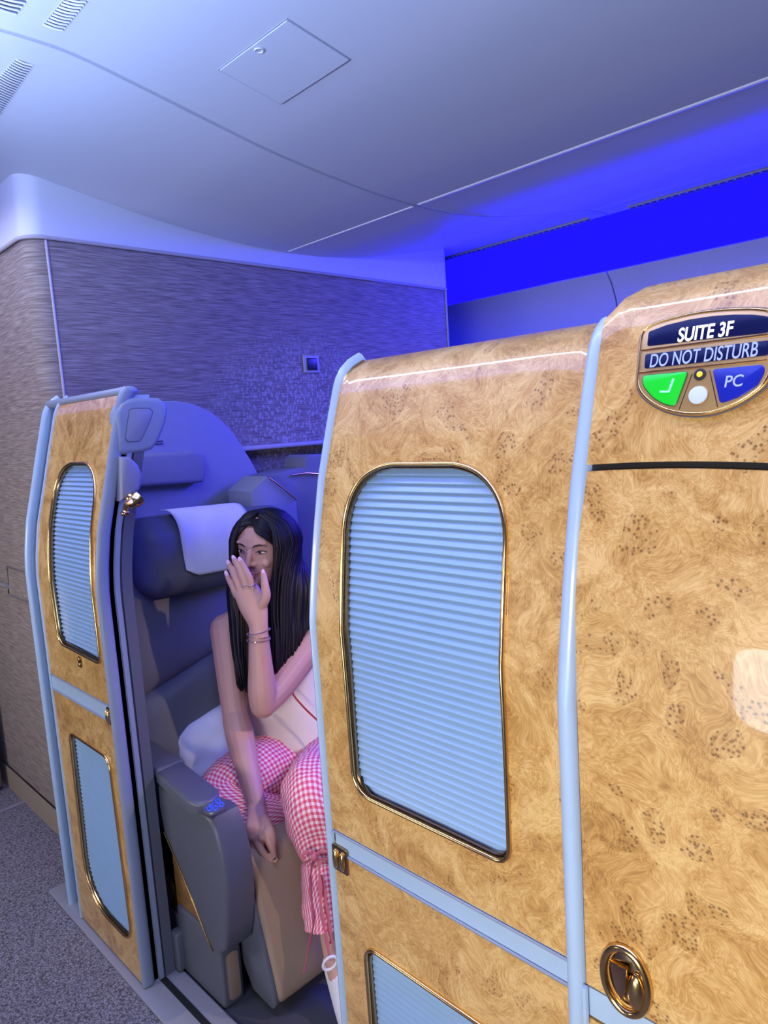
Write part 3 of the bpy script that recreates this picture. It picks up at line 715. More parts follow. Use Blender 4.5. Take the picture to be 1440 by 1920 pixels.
tube(bm, [onsign(*(c_+(p-c_)*.965), .0046) for p in P_], .0012, 8, closed=True); obj('bezel_bead', bm, M['gold'], bez, ang=80)
bm = bmesh.new(); tube(bm, [onsign(*(c_+(p-c_)*1.012), .001) for p in P_], .0008, 6, closed=True); obj('bezel_gap', bm, M['dark'], bez)
def mir(p): return V((2*uc-p.x, p.y))
def uplate(name, pts, h, th, m, parent, bev=.0005):
    bm = bmesh.new(); prism(bm, [onsign(p.x, p.y, h) for p in pts], -nn*th, bev); return obj(name, bm, m, parent)
def rpx(pts, r=.003): return round_poly([(*uvp(*p), r) for p in pts], 5)
disp1 = uplate('name_display', rpx([(1220, 625), (1217, 652), (1330, 639), (1444, 627), (1446, 597), (1415, 593), (1377, 593), (1337, 596), (1297, 602), (1255, 612)], .0022), .0052, .003, M['navy'], sign)
disp2 = uplate('status_display', rpx([(1214, 667), (1212, 694), (1444, 669), (1446, 641)], .0022), .0052, .003, M['navy'], sign)
bm = bmesh.new()
for v_ in (uvp(1214, 659).y, uvp(1210, 701).y):
    hw = uc-uvp(1206, 660).x; tube(bm, [onsign(uc-hw, v_, .0046), onsign(uc+hw, v_, .0046)], .0011, 6)
obj('divider', bm, M['gold'], bez)
g1 = rpx([(1210, 708), (1211, 726), (1229, 748), (1248, 759), (1270, 765), (1294, 700)], .0035)
gk = uplate('green_key', g1, .0062, .004, M['green'], sign)
bm = bmesh.new(); gc = sum(g1, V((0, 0)))/len(g1); tube(bm, [onsign(*p, .005) for p in resample(g1, 60)], .0009, 6, closed=True); obj('key_rim', bm, mat('green_rim', (0.01, 0.12, 0.02), .4), gk)
bm = bmesh.new(); tube(bm, [onsign(*uvp(1243, 738), .0066), onsign(*uvp(1259, 738), .0066), onsign(*uvp(1268, 714), .0066)], [.0011]*3, 6); obj('tick', bm, mat('tick_glow', (0.3, 0.8, 0.6), .4, emis=(0.15, .85, .55), es=.9), gk)
b1 = rpx([(1340, 696), (1354, 760), (1390, 748), (1424, 727), (1438, 700), (1436, 687)], .0035)
bk = uplate('pc_key', b1, .0062, .004, M['bluekey'], sign)
cc = uvp(1316, 705)
def disc(name, c, r, h, th, m, parent, sc=1.0):
    return uplate(name, [V((c.x+math.cos(a)*r, c.y+math.sin(a)*r*sc)) for a in [k*math.pi/16 for k in range(32)]], h, th, m, parent)
lz = disc('lens_ring', cc, .0058, .0056, .003, M['black'], sign); disc('lens', cc, .0028, .0064, .003, M['amber'], lz)
cb = uvp(1313, 744); bt = disc('call_button', cb, .0088, .0066, .004, M['pearl'], sign)
bm = bmesh.new(); tube(bm, [onsign(cb.x+math.cos(a)*.0092, cb.y+math.sin(a)*.0092, .005) for a in [k*math.pi/16 for k in range(32)]], .0006, 6, closed=True); obj('button_ring', bm, M['signgold'], bt)
bm = bmesh.new()
for a, b in (((1301, 704), (1277, 770)), ((1334, 698), (1349, 766))):
    tube(bm, [onsign(*uvp(*a), .0046), onsign(*uvp(*b), .0046)], .0005, 6)
obj('wedge_line', bm, M['bronze'], bez)
def text(s, u0, u1, v, hgt, m, parent, name, bold=.0, shear=.08, h=.0056):
    cu = bpy.data.curves.new(name, 'FONT'); cu.body = s; cu.size = 1; cu.extrude = .01; cu.offset = bold; cu.shear = shear
    to = bpy.data.objects.new(name, cu); COL.objects.link(to)
    bpy.context.view_layer.update()
    me = bpy.data.meshes.new_from_object(to.evaluated_get(bpy.context.evaluated_depsgraph_get()))
    COL.objects.unlink(to); bpy.data.objects.remove(to)
    xs = [q.co.x for q in me.vertices]; ys = [q.co.y for q in me.vertices]
    for q in me.vertices:
        u = u0+(q.co.x-min(xs))/(max(xs)-min(xs))*(u1-u0); vv = v+((q.co.y-min(ys))/(max(ys)-min(ys))-.5)*hgt
        q.co = onsign(u, vv, h+q.co.z*.02)
    return obj(name, me, m, parent, smooth=False)
text('SUITE 3F', uvp(1276, 630).x, uvp(1379, 622).x, (uvp(1276, 630).y+uvp(1379, 621).y)/2, .0145, M['glyph'], disp1, 'name_lettering', .018)
text('DO NOT DISTURB', uvp(1224, 678).x, uvp(1425, 660).x, (uvp(1224, 678).y+uvp(1425, 660).y)/2, .0140, M['glyphb'], disp2, 'status_lettering', .006)
text('PC', uvp(1364, 718).x, uvp(1398, 718).x, uvp(1381, 718).y, .0112, M['glyphb'], bk, 'key_lettering', .008, h=.0064)

# ------------------------------------------------------------------ SEAT
seat = thing('suite_armchair', 'grey leather suite seat with bolster headrest inside the suite', 'seat', (-1.7, 1.15, .003))
XS = -2.15
sp = [aX(*p, XS) for p in ((330, 751), (365, 758), (400, 775), (428, 800), (450, 830), (472, 865), (490, 900), (500, 925), (505, 950), (510, 1000))]
sp = [V((XS, .80, sp[0].z))]+spl(sp, 30); sp += [V((XS, sp[-1].y, .35)), V((XS, .80, .35))]
bm = bmesh.new(); prism(bm, sp, V((-.03, 0, 0)), .006, 3); shell = obj('seat_shell', bm, M['shell'], seat)
bm = bmesh.new()
for k, (ya, yb) in enumerate(((828, .0), (833, .0))):
    a = aX(291, ya, XS+.0015); b = aX(306, ya-1.5, XS+.0015); tube(bm, [a, b], .0022, 6)
obj('shell_slots', bm, M['dark'], shell)
bp_ = [aX(*p, XS) for p in ((228, 853), (352, 845), (366, 846), (374, 854), (373, 893), (368, 904), (262, 912), (228, 914))]
bm = bmesh.new(); prism(bm, [p+V((.05, 0, 0)) for p in bp_], V((-.055, 0, 0)), .014, 4); obj('shell_pad', bm, mat('pad_grey', (0.22, 0.22, 0.28), .55), shell)
# backrest: upper and lower cushions following one profile
def cushion(profile, y0, y1, rnd, ny=22, topf=None, botf=None):
    """profile: list of (x, z) of the front face top to bottom; puffed between y0 and y1"""
    bm = bmesh.new(); G = []; n = len(profile)
    for j in range(ny+1):
        a = -1+2*j/ny; y = (y0+y1)/2+(y1-y0)/2*a; e = 1-abs(a)**6
        row = []
        for i, (x, z) in enumerate(profile):
            s = i/(n-1); f = (1-abs(2*s-1)**8)
            row.append(bm.verts.new((x-rnd*(1-e*f)**1.0, y, z+(topf(y)*(1-s) if topf else 0)+(botf(y)*s if botf else 0))))
        G.append(row)
    fs = [bm.faces.new((G[j][i], G[j+1][i], G[j+1][i+1], G[j][i+1])) for j in range(ny) for i in range(n-1)]
    r = bmesh.ops.extrude_face_region(bm, geom=fs)
    for v in [g for g in r['geom'] if isinstance(g, bmesh.types.BMVert)]: v.co.x = min(v.co.x, -1.9)-.09
    return bm
def P2(seq, n): return [(p.x, p.z) for p in spl([V((x, 0, z)) for x, z in seq], n)]
seam = lambda y: (y-1.0)*.30
obj('upper_back', cushion(P2([(-1.985, 1.16), (-1.965, 1.0), (-1.93, .85), (-1.89, .70)], 24), .80, 1.46, .03, botf=seam), M['leather'], seat)
obj('lower_back', cushion(P2([(-1.885, .715), (-1.845, .62), (-1.80, .50), (-1.78, .36)], 24), .80, 1.46, .035, topf=seam), mat('lumbar_leather', (0.10, 0.105, 0.125), .5, bump=.15, bscale=350), seat)
# headrest bolster
hr = bmesh.new(); box(hr, (-2.03, .882, .928), (-1.885, 1.44, 1.165), .068, 7)
for v in hr.verts:
    v.co.x += (v.co.z-1.05)*-.12
    v.co.z += (v.co.y-1.15)*-.04
hrest = obj('headrest', hr, M['leatherdk'], seat)
# cloth over the headrest
bm = bmesh.new(); G = []
prof_h = [(-2.00, 1.174), (-1.965, 1.176), (-1.935, 1.170), (-1.909, 1.150), (-1.894, 1.118), (-1.889, 1.085), (-1.884, 1.05), (-1.879, 1.018), (-1.875, .985)]
hp = spl([V((x, 0, z)) for x, z in prof_h], 26)
for j in range(19):
    y = 1.005+.245*j/18; row = []
    for i, p in enumerate(hp):
        e = 0.0
        if i > 20: e = .020*max(0, abs(j/9-1)-.7)/.3*((i-20)/5)**1
        row.append(bm.verts.new((p.x+.003+.0012*math.sin(y*60+i*.3), y+(.010 if False else 0), p.z+(y-1.15)*-.04+e+.003)))
    G.append(row)
for j in range(18):
    for i in range(len(hp)-1): bm.faces.new((G[j][i], G[j+1][i], G[j+1][i+1], G[j][i+1]))
o = obj('headrest_cloth', bm, M['cloth']); sm = o.modifiers.new('s', 'SOLIDIFY'); sm.thickness = .004; sm.offset = 1
tag(o, 'white cloth draped over the grey headrest left of the woman', 'headrest cloth')
# seat base
obj('seat_cushion', nbox((-1.92, .845, .20), (-1.40, 1.46, .345), .045, 5), M['leatherdk'], seat)
obj('seat_pan', nbox((-2.0, .86, .003), (-1.46, 1.45, .20), .02), mat('pan_dark', (0.06, 0.06, 0.08), .6), seat)
# leg rest: tan front panel with a dark side
lr = []
for x, z in P2([(-1.52, .372), (-1.455, .385), (-1.412, .372), (-1.39, .33), (-1.372, .25), (-1.345, .15), (-1.325, .06), (-1.34, .035)], 30): lr.append((x, z))
bm = bmesh.new(); pts = [V((x, .842, z)) for x, z in lr]+[V((-1.42, .842, .03)), V((-1.52, .842, .20))]
prism(bm, pts, V((0, .56, 0)), .012, 3); obj('leg_rest', bm, M['tan'], seat)
bm = bmesh.new(); prism(bm, [V((x-.010, .832, z-.012)) for x, z in lr]+[V((-1.43, .832, .03)), V((-1.54, .832, .20))], V((0, .012, 0)), .004); obj('leg_rest_side', bm, M['leatherdk'], seat)
# armrest console on the aisle side
YA, YI = .752, .828
arm = thing('armrest_console', 'grey padded armrest console with burl inlay inside suite opening', 'armrest', (-1.6, .79, .003))
pad = [aZ(292, 1447, .565), aZ(352, 1502, .565), aZ(368, 1507, .565), aZ(392, 1502, .565), aZ(411, 1489, .565), aZ(410, 1477, .565), aZ(398, 1468, .565), aZ(340, 1424, .565)]
bm = bmesh.new(); prism(bm, [p for p in pad], V((0, 0, -.028)), .009, 3); obj('arm_pad', bm, M['armg'], arm)
yb0 = min(p.y for p in pad[:2]); yb1 = max(p.y for p in pad[-2:])
bm = bmesh.new(); box(bm, (-2.02, pad[0].y+.004, .535), (pad[0].x-.003, pad[7].y+.01, .566), .012, 4); obj('rear_pad', bm, M['armg'], arm)
side = [aY(*p, YA) for p in ((294, 1470), (330, 1500), (362, 1521), (380, 1526), (393, 1537), (404, 1565), (416, 1613), (423, 1660), (425, 1700), (424, 1750), (421, 1785), (412, 1792), (398, 1783), (390, 1768), (360, 1690), (330, 1615), (306, 1560), (297, 1510))]
side = [V((p.x, YA, p.z)) for p in side]
bm = bmesh.new(); prism(bm, side, V((0, YI-YA, 0)), .012, 4); obj('arm_body', bm, M['armg'], arm)
bm = bmesh.new(); tube(bm, [p+V((0, .002, -.002)) for p in side[12:17]], .0022, 6); obj('gold_edge', bm, M['gold'], arm)
inl = [aY(*p, YA+.02) for p in ((280, 1530), (306, 1555), (334, 1620), (364, 1690), (394, 1772), (340, 1722), (320, 1700))]
bm = bmesh.new(); prism(bm, inl, V((0, .02, 0)), .001); obj('burl_inlay', bm, burl('dark_burl', (0.10, 0.04, 0.01), (0.20, 0.095, 0.028), (0.30, .16, .05)), arm)
bs = [aY(*p, YA+.012) for p in ((338, 1715), (392, 1772), (424, 1785))]
zt_ = bs[2].z
bm = bmesh.new(); box(bm, (-1.66, YA+.012, .003), (-1.452, YI-.004, zt_+.012), .010, 3); base = obj('arm_base', bm, M['armg'], arm)
obj('base_rear', nbox((-1.95, YA+.02, .003), (-1.655, YI-.01, .50), .01), mat('rear_dark', (0.08, 0.08, 0.11), .5), arm)
xf = -1.4515
q = round_poly([(YA+.026, .0, .012), (YI-.016, .0, .012), (YI-.016, .125, .012), (YA+.026, .125, .012)])
bm = bmesh.new(); tube(bm, [V((xf, p.x, p.y+.02)) for p in resample(q, 50)], .0018, 6, closed=True); obj('pocket_outline', bm, M['dark'], base)
bm = bmesh.new(); prism(bm, [V((xf+.0015, p.x, p.y+.02)) for p in q], V((-.003, 0, 0)), .001); obj('pocket_flap', bm, M['tan'], base)
# seat controls
cp = [aZ(*p, .553) for p in ((382, 1510), (404, 1498), (425, 1499), (418, 1514), (396, 1524))]
cc_ = aZ(403, 1509, .5555); a1 = (aZ(425, 1500, .5555)-aZ(381, 1516, .5555))/2; a2 = (aZ(408, 1522, .5555)-aZ(400, 1496, .5555))/2
bm = bmesh.new(); prism(bm, [cc_+a1*math.cos(a)+a2*math.sin(a) for a in [k*math.pi/14 for k in range(28)]], V((0, 0, -.006)), .001); ctl = obj('seat_control', bm, mat('control_silver', (0.22, 0.22, 0.26), .3, .7), arm)
for k, (u, v) in enumerate(((-.5, .25), (-.05, .45), (.5, .3), (-.28, -.38), (.3, -.35))):
    bm = bmesh.new(); c = cc_+a1*u+a2*v+V((0, 0, .0008)); tube(bm, [c+(a1*math.cos(a)*.19+a2*math.sin(a)*.27) for a in [i*math.pi/8 for i in range(16)]], .0013, 6, closed=True); obj('control_key', bm, M['keyblue'], ctl)
# side console beyond the seat
con = thing('side_console', 'blue grey side console with gold trim lines behind the woman', 'console', (-1.95, 1.75, .003))
cpts = [aX(*p, -1.97) for p in ((470, 922), (501, 893), (556, 936), (560, 980))]
bm = bmesh.new(); prism(bm, [cpts[0], cpts[1], cpts[2], cpts[3], V((-1.97, cpts[3].y, .5)), V((-1.97, cpts[0].y+.02, .5))], V((-.14, 0, 0)), .006); obj('console_front', bm, mat('console_grey', (0.24, 0.25, 0.30), .5), con)
bm = bmesh.new(); tube(bm, [aX(504, 896, -1.962), aX(530, 915, -1.962), aX(556, 937, -1.962)], .0035, 8); obj('trim_line', bm, M['gold'], con)
cq = [aX(*p, -2.02) for p in ((505, 892), (545, 880), (572, 876), (572, 858), (580, 852), (640, 850))]
bm = bmesh.new(); prism(bm, cq+[V((-2.02, cq[-1].y+.1, cq[-1].z)), V((-2.02, cq[-1].y+.1, .5)), V((-2.02, cq[0].y, .5))], V((-.12, 0, 0)), .006); obj('console_back', bm, mat('console_dark', (0.17, 0.17, 0.22), .5), con)
bm = bmesh.new(); tube(bm, [aX(546, 891, -2.012), aX(575, 887, -2.012), aX(600, 889, -2.012)], .0035, 8); obj('trim_line', bm, M['gold'], con)
# ------------------------------------------------------------------ PILLOW
def pillow(c, ax, ay, az, hw, hh, th):
    bm = bmesh.new(); n = 26; T = {}
    for s in (1, -1):
        for i in range(n+1):
            for j in range(n+1):
                u, v = -1+2*i/n, -1+2*j/n
                edge = (i in (0, n) or j in (0, n))
                if s == -1 and edge: continue
                h = th*((1-u**4)*(1-v**4))**.55
                pu = u*(1-.07*(1-v*v)*0-.06*v*v*abs(u)); pv = v*(1-.06*u*u)
                wr = .006*noise.noise(V((u*3, v*3, s)))*(1-edge)
                T[(s, i, j)] = bm.verts.new(c+ax*pu*hw+ay*pv*hh+az*(s*h+wr))
    g = lambda s, i, j: T.get((s, i, j)) or T[(1, i, j)]
    for s in (1, -1):
        for i in range(n):
            for j in range(n):
                q = (g(s, i, j), g(s, i+1, j), g(s, i+1, j+1), g(s, i, j+1))
                bm.faces.new(q if s == 1 else q[::-1])
    return bm
ctr = aD(428, 1388, 2.10); az_ = (CAM-ctr).normalized(); az_ = (az_*.8+V((.5, 0, .35))).normalized()
ax_ = (aD(490, 1345, 2.08)-aD(370, 1420, 2.08)); ax_ = (ax_-az_*ax_.dot(az_)).normalized(); ay_ = az_.cross(ax_)
o = obj('pillow', pillow(ctr, ax_, ay_, az_, .155, .105, .045), mat('pillow_cotton', (0.66, 0.68, 0.80), .85, bump=.5, bscale=25), ang=180)
tag(o, 'white cotton pillow on the seat behind the woman\'s hanging arm', 'pillow')
#PERSON
# ------------------------------------------------------------------ PERSON
wo = thing('person', 'person in cream top and pink gingham trousers laughing behind one hand', 'person', aD(570, 1430, 2.1))
az = math.radians(-66); hf = V((math.cos(az), math.sin(az), -.05)).normalized()
hu = V((.05, .02, 1)); hu = (hu-hf*hu.dot(hf)).normalized(); hx = hu.cross(hf)       # hx: towards the picture's right
EYE = aD(469.5, 1035.5, 2.0); HC = EYE-hf*.082
def hl(x, f, u): return HC+hx*x+hf*f+hu*u
body = bmesh.new()
def chain(pts, rad, n=None, seg=14, up=None, ends=3):
    n = n or max(8, len(pts)*5); P = spl(pts, n)
    if isinstance(rad[0], tuple): R = list(zip(splf([a for a, b in rad], n), splf([b for a, b in rad], n)))
    else: R = [(x, x) for x in splf(rad, n)]
    tube(body, P, R, seg, up=up, ends=ends)
# head sections: height, front, back, half width
HS = [(.112, .010, .030, .020), (.108, .038, .050, .042), (.096, .062, .072, .058), (.075, .079, .088, .068), (.045, .088, .097, .073), (.020, .0895, .10, .0745), (.004, .0845, .10, .0735), (-.012, .0845, .098, .0725), (-.030, .0855, .092, .071), (-.050, .086, .082, .067), (-.068, .0845, .066, .060), (-.085, .081, .045, .050), (-.099, .077, .018, .038), (-.108, .068, -.010, .026), (-.112, .056, -.03, .014)]
rings = []
for h, f, b, wd in HS:
    h = h*.84 if h > 0 else h
    row = []
    for k in range(32):
        a = 2*math.pi*k/32; c, s = math.cos(a), math.sin(a)
        yy = (b+f)/2; mid = (f-b)/2
        fy = (f if s > 0 else b) if b > 0 else None
        if b > 0: q = (wd*math.copysign(abs(c)**.92, c), (f if s > 0 else b)*s)
        else: q = (wd*c, (f-b*0)*.5*s+f*.5+(-b)*.0+.0)
        row.append(body.verts.new(hl(q[0], q[1], h)))
    rings.append(row)
for i in range(len(rings)-1):
    for k in range(32): body.faces.new((rings[i][k], rings[i][(k+1) % 32], rings[i+1][(k+1) % 32], rings[i+1][k]))
body.faces.new(rings[0]); body.faces.new(rings[-1][::-1])
# nose, cheeks, lips bulge, ears
chain([hl(0, .080, .012), hl(0, .0885, -.006), hl(0, .0975, -.022), hl(0, .1015, -.032)], [.0075, .0075, .0085, .0088])
for s in (-1, 1):
    ball(body, hl(s*.0105, .089, -.035), .0078); ball(body, hl(s*.034, .0635, -.034), .0185, (1, .8, .85), (hx, hf, hu))
    ball(body, hl(s*.073, -.008, -.012), 1, (.008, .016, .030), (hx, hf, hu))
    ball(body, hl(s*.028, .072, .026), 1, (.022, .012, .007), (hx, hf, hu))
ball(body, hl(0, .068, -.093), .016)
# neck and torso
RS, LS = aD(424, 1180, 2.10), aD(594, 1186, 2.14)
shd = (LS-RS).normalized()
NB = aD(506, 1150, 2.13); CH = aD(524, 1235, 2.15); WA = aD(556, 1335, 2.14); HP = aD(578, 1430, 2.14)
chain([hl(0, -.015, -.05), hl(0, -.02, -.11), NB], [.050, .047, .056])
chain([NB+V((0, 0, .02)), NB-V((0, 0, .03)), CH, WA, HP, HP-V((0, 0, .06))], [(.06, .05), (.125, .065), (.135, .085), (.115, .080), (.15, .10), (.13, .10)], 30, 24, up=shd)
for q in (RS, LS): chain([NB+V((0, 0, .012)), NB.lerp(q, .5)+V((0, 0, .012)), q], [.050, .046, .046])
# raised left arm
LE, LW = aD(493, 1322, 1.945), aD(485, 1192, 1.93)
chain([LS+V((0, 0, .0)), LS.lerp(LE, .35)+V((0, 0, -.008)), LS.lerp(LE, .75)+V((0, 0, -.01)), LE], [.052, .047, .041, .035])
chain([LE+V((0, 0, .0)), LE.lerp(LW, .22), LE.lerp(LW, .6), LW], [.036, .039, .033, .0275])
# hanging right arm
RE, RW = aD(441, 1342, 2.02), aD(481, 1512, 1.85)
chain([RS, RS.lerp(RE, .4)+V((0, 0, 0)), RS.lerp(RE, .8), RE], [.048, .044, .039, .036])
chain([RE, RE.lerp(RW, .25), RE.lerp(RW, .65), RW], [.037, .039, .031, .025])
# hands
def finger(p, r0, r1): chain(p, [r0, r0*.98, r1*1.08, r1], 16, 12, ends=3)
toC = lambda p: (CAM-p).normalized()
def palm(ptsd, widths, thick):
    P = [aD(*p) for p in ptsd]; across = (aD(ptsd[-1][0]+40, ptsd[-1][1]+12, ptsd[-1][2])-P[-1]).normalized()
    chain(P, [(a, b) for a, b in zip(widths, thick)], 18, 20, up=across)
palm([(485, 1192, 1.93), (484, 1170, 1.928), (476, 1140, 1.930), (464, 1112, 1.935), (459, 1100, 1.938)], [.0265, .0275, .0375, .0365, .030], [.0215, .018, .0165, .0135, .0105])
FL = {'index': [(473, 1103, 1.932), (467, 1083, 1.927), (459, 1066, 1.927), (452, 1053, 1.931)],
      'middle': [(461, 1103, 1.933), (454, 1082, 1.928), (447, 1064, 1.929), (440, 1050, 1.935)],
      'ring': [(450, 1108, 1.935), (443, 1088, 1.932), (436, 1072, 1.935), (430, 1059, 1.942)],
      'pinky': [(442, 1116, 1.938), (436, 1100, 1.938), (430, 1089, 1.941), (426, 1079, 1.946)]}
for k, q in FL.items():
    r = {'index': .0092, 'middle': .0095, 'ring': .0090, 'pinky': .0078}[k]
    finger([aD(*p) for p in q], r*1.16, r*.92)
FL['thumb'] = [(484, 1144, 1.932), (498, 1120, 1.920), (497, 1099, 1.918), (494, 1077, 1.924)]
chain([aD(*p) for p in FL['thumb']], [.0155, .0140, .0115, .0090], 16, 12)
# right hand, hanging over the leg rest
palm([(481, 1512, 1.850), (483, 1530, 1.813), (486, 1552, 1.765), (485, 1570, 1.755)], [.024, .027, .034, .030], [.018, .016, .0145, .0115])
FR = {'index': [(500, 1560, 1.748), (506, 1580, 1.740), (511, 1592, 1.740), (513, 1602, 1.745)],
      'middle': [(492, 1570, 1.748), (500, 1590, 1.797), (508, 1602, 1.797), (516, 1612, 1.743)],
      'ring': [(481, 1574, 1.755), (490, 1594, 1.745), (499, 1605, 1.746), (507, 1614, 1.752)],
      'pinky': [(472, 1572, 1.765), (478, 1590, 1.760), (486, 1601, 1.760), (494, 1608, 1.765)]}
for k, q in FR.items():
    r = {'index': .0086, 'middle': .0088, 'ring': .0084, 'pinky': .0074}[k]
    finger([aD(*p) for p in q], r*1.22, r*.95)
FR['thumb'] = [(496, 1538, 1.786), (506, 1556, 1.752), (511, 1572, 1.745), (512, 1586, 1.745)]
chain([aD(*p) for p in FR['thumb']], [.013, .0115, .0095, .0075], 16, 12)
# legs (mostly inside the trousers)
LK, LA = aD(592, 1492, 1.80), aD(628, 1790, 1.71)
RK, RA = aD(432, 1505, 1.93), aD(548, 1560, 1.93)
HL, HR = HP+shd*.075, HP-shd*.075
chain([HL, HL.lerp(LK, .5), LK], [.078, .068, .054]); chain([LK, LK.lerp(LA, .3), LK.lerp(LA, .7), LA], [.052, .050, .036, .028])
chain([HR, HR.lerp(RK, .5), RK], [.078, .068, .052]); chain([RK, RK.lerp(RA, .4), RA], [.050, .048, .032])
FT = LA+V((.10, -.05, -.06))
chain([LA, LA+V((.03, -.01, -.045)), FT], [.028, .028, .020])
bmesh.ops.recalc_face_normals(body, faces=body.faces)
tmp = bpy.data.meshes.new('b'); body.to_mesh(tmp); body.free(); to = bpy.data.objects.new('b', tmp); COL.objects.link(to)
md = to.modifiers.new('r', 'REMESH'); md.mode = 'VOXEL'; md.voxel_size = .0026; md.use_smooth_shade = True
md = to.modifiers.new('s', 'SMOOTH'); md.factor = .5; md.iterations = 7
bpy.context.view_layer.update()
bme = bpy.data.meshes.new_from_object(to.evaluated_get(bpy.context.evaluated_depsgraph_get())); COL.objects.unlink(to); bpy.data.objects.remove(to)
bo = obj('body', bme, M['skin'], wo, ang=180)
BV = BVHTree.FromPolygons([v.co.copy() for v in bme.vertices], [list(p.vertices) for p in bme.polygons])
def face(x, u, lift=.0):
    r = BV.ray_cast(hl(x, .035, u), hf); p = r[0] if r[0] else hl(x, .085, u); return p+hf*lift
# facial features
for s in (-1, 1):
    c = face(s*.0305, .0, -.0028); bm = bmesh.new(); ball(bm, c, 1, (.0135, .004, .0038), (hx, hf, hu)); e = obj('eye', bm, M['eye'], wo)
    bm = bmesh.new(); ball(bm, face(s*.0305-.002, .0004, .0008), 1, (.0052, .0018, .0036), (hx, hf, hu)); obj('iris', bm, M['iris'], e)
    bm = bmesh.new(); tube(bm, spl([face(s*.0165, -.002, .0006), face(s*.024, .0034, .0014), face(s*.032, .0050, .0018), face(s*.040, .0036, .0018), face(s*.0475, -.0005, .0018)], 12), splf([.0006, .0013, .0016, .0016, .0005], 12), 6); obj('lashes', bm, M['brow'], e)
    bm = bmesh.new(); tube(bm, spl([face(s*.017, -.004, .0002), face(s*.030, -.0052, .0004), face(s*.043, -.003, .0006)], 10), splf([.0003, .0007, .0003], 10), 6); obj('lower_lashes', bm, M['brow'], e)
    bm = bmesh.new(); tube(bm, spl([face(s*.012, .0165, .0004), face(s*.022, .0205, .0006), face(s*.035, .0225, .0006), face(s*.049, .0165, .0006)], 14), [(a, a*.5) for a in splf([.0016, .0030, .0024, .0006], 14)], 8, up=hu); obj('eyebrow', bm, M['brow'], wo)
bm = bmesh.new(); tube(bm, spl([face(-.026, -.0585, .0002), face(-.013, -.0615, .0012), face(0, -.0625, .0012), face(.014, -.0612, .0012), face(.028, -.0555, .0002)], 16), splf([.0010, .0028, .0026, .0028, .0010], 16), 8); lipo = obj('lips', bm, M['lip'], wo)
bm = bmesh.new(); tube(bm, spl([face(-.022, -.063, .0), face(0, -.0725, .0016), face(.022, -.062, .0)], 14), splf([.001, .0034, .001], 14), 8); obj('lower_lip', bm, M['lip'], lipo)
bm = bmesh.new(); tube(bm, spl([face(-.018, -.063, .0), face(0, -.0672, .0006), face(.020, -.061, .0)], 12), splf([.0012, .0026, .0012], 12), 6); obj('teeth', bm, M['teeth'], lipo)
for s in (-1, 1):
    bm = bmesh.new(); ball(bm, face(s*.0055, -.0405, -.0008), .0014); obj('nostril', bm, M['brow'], wo)
# nails
for F, m_, nm in ((FL, M['nail'], 'nail'), (FR, M['naildark'], 'nail')):
    for k, q in F.items():
        if F is FR and k in ('ring', 'pinky'): continue
        a, b = aD(*q[-2]), aD(*q[-1]); d = (b-a).normalized(); n_ = toC(b); n_ = (n_-d*n_.dot(d)).normalized(); sd = d.cross(n_)
        c = b+d*.004+n_*(.0052); bm = bmesh.new(); ball(bm, c, 1, (.0054, .0017, .0098), (sd, n_, d)); no = obj(nm, bm, m_, wo); no['label'] = 'pink patterned nail' if F is FL else 'dark patterned nail'
        bm = bmesh.new()
        for u_ in (-.0022, .0022):
            for v_ in (-.005, -.001, .003): ball(bm, c+sd*u_+d*(v_+u_*.5)+n_*.0014, .0008, seg=6)
        obj('nail_dots', bm, M['naildot'] if F is FR else M['lip'], no)
# trousers
tr = bmesh.new()
def leg(pts, rad, n, skip=None, amp=.006):
    P = spl(pts, n); R = splf(rad, n)
    b0 = len(tr.verts); tube(tr, P, [(r, r) for r in R], 40, uvscale=.0125, cap=False, skip=skip)
    tr.verts.ensure_lookup_table()
    for i in range(b0, len(tr.verts)):
        v = tr.verts[i]; row = (i-b0)//40; ax = P[row]; d = (v.co-ax)
        if d.length > 1e-6: v.co += d.normalized()*amp*(noise.noise(v.co*22)*1.2+.6*noise.noise(v.co*48))
kn = LK
leg([HL+(HL-LK).normalized()*.05, HL, HL.lerp(LK, .45)+V((0, 0, .012)), LK+V((.004, -.01, .012)), LK.lerp(LA, .18)+V((.016, -.012, 0)), LK.lerp(LA, .33)+V((.008, -.004, 0)), LK.lerp(LA, .38), LK.lerp(LA, .44), LK.lerp(LA, .62), LK.lerp(LA, .82)],
    [.10, .105, .090, .080, .077, .064, .052, .060, .060, .062], 70)
leg([HR+(HR-RK).normalized()*.05, HR, HR.lerp(RK, .5)+V((0, 0, .02)), RK+V((-.01, -.015, .005)), RK.lerp(RA, .35)+V((.02, -.02, -.01)), RK.lerp(RA, .75), RA], [.10, .105, .097, .088, .085, .075, .05], 60)
P = [WA+(HP-WA)*.50, WA.lerp(HP, .62), HP, HP-V((0, 0, .07))]
b0 = len(tr.verts); Pn = spl(P, 16); tube(tr, Pn, list(zip(splf([.128, .140, .165, .15], 16), splf([.092, .102, .118, .11], 16))), 48, up=shd, uvscale=.0125, cap=False)
tro = obj('trousers', tr, M['ging'], wo, ang=180)
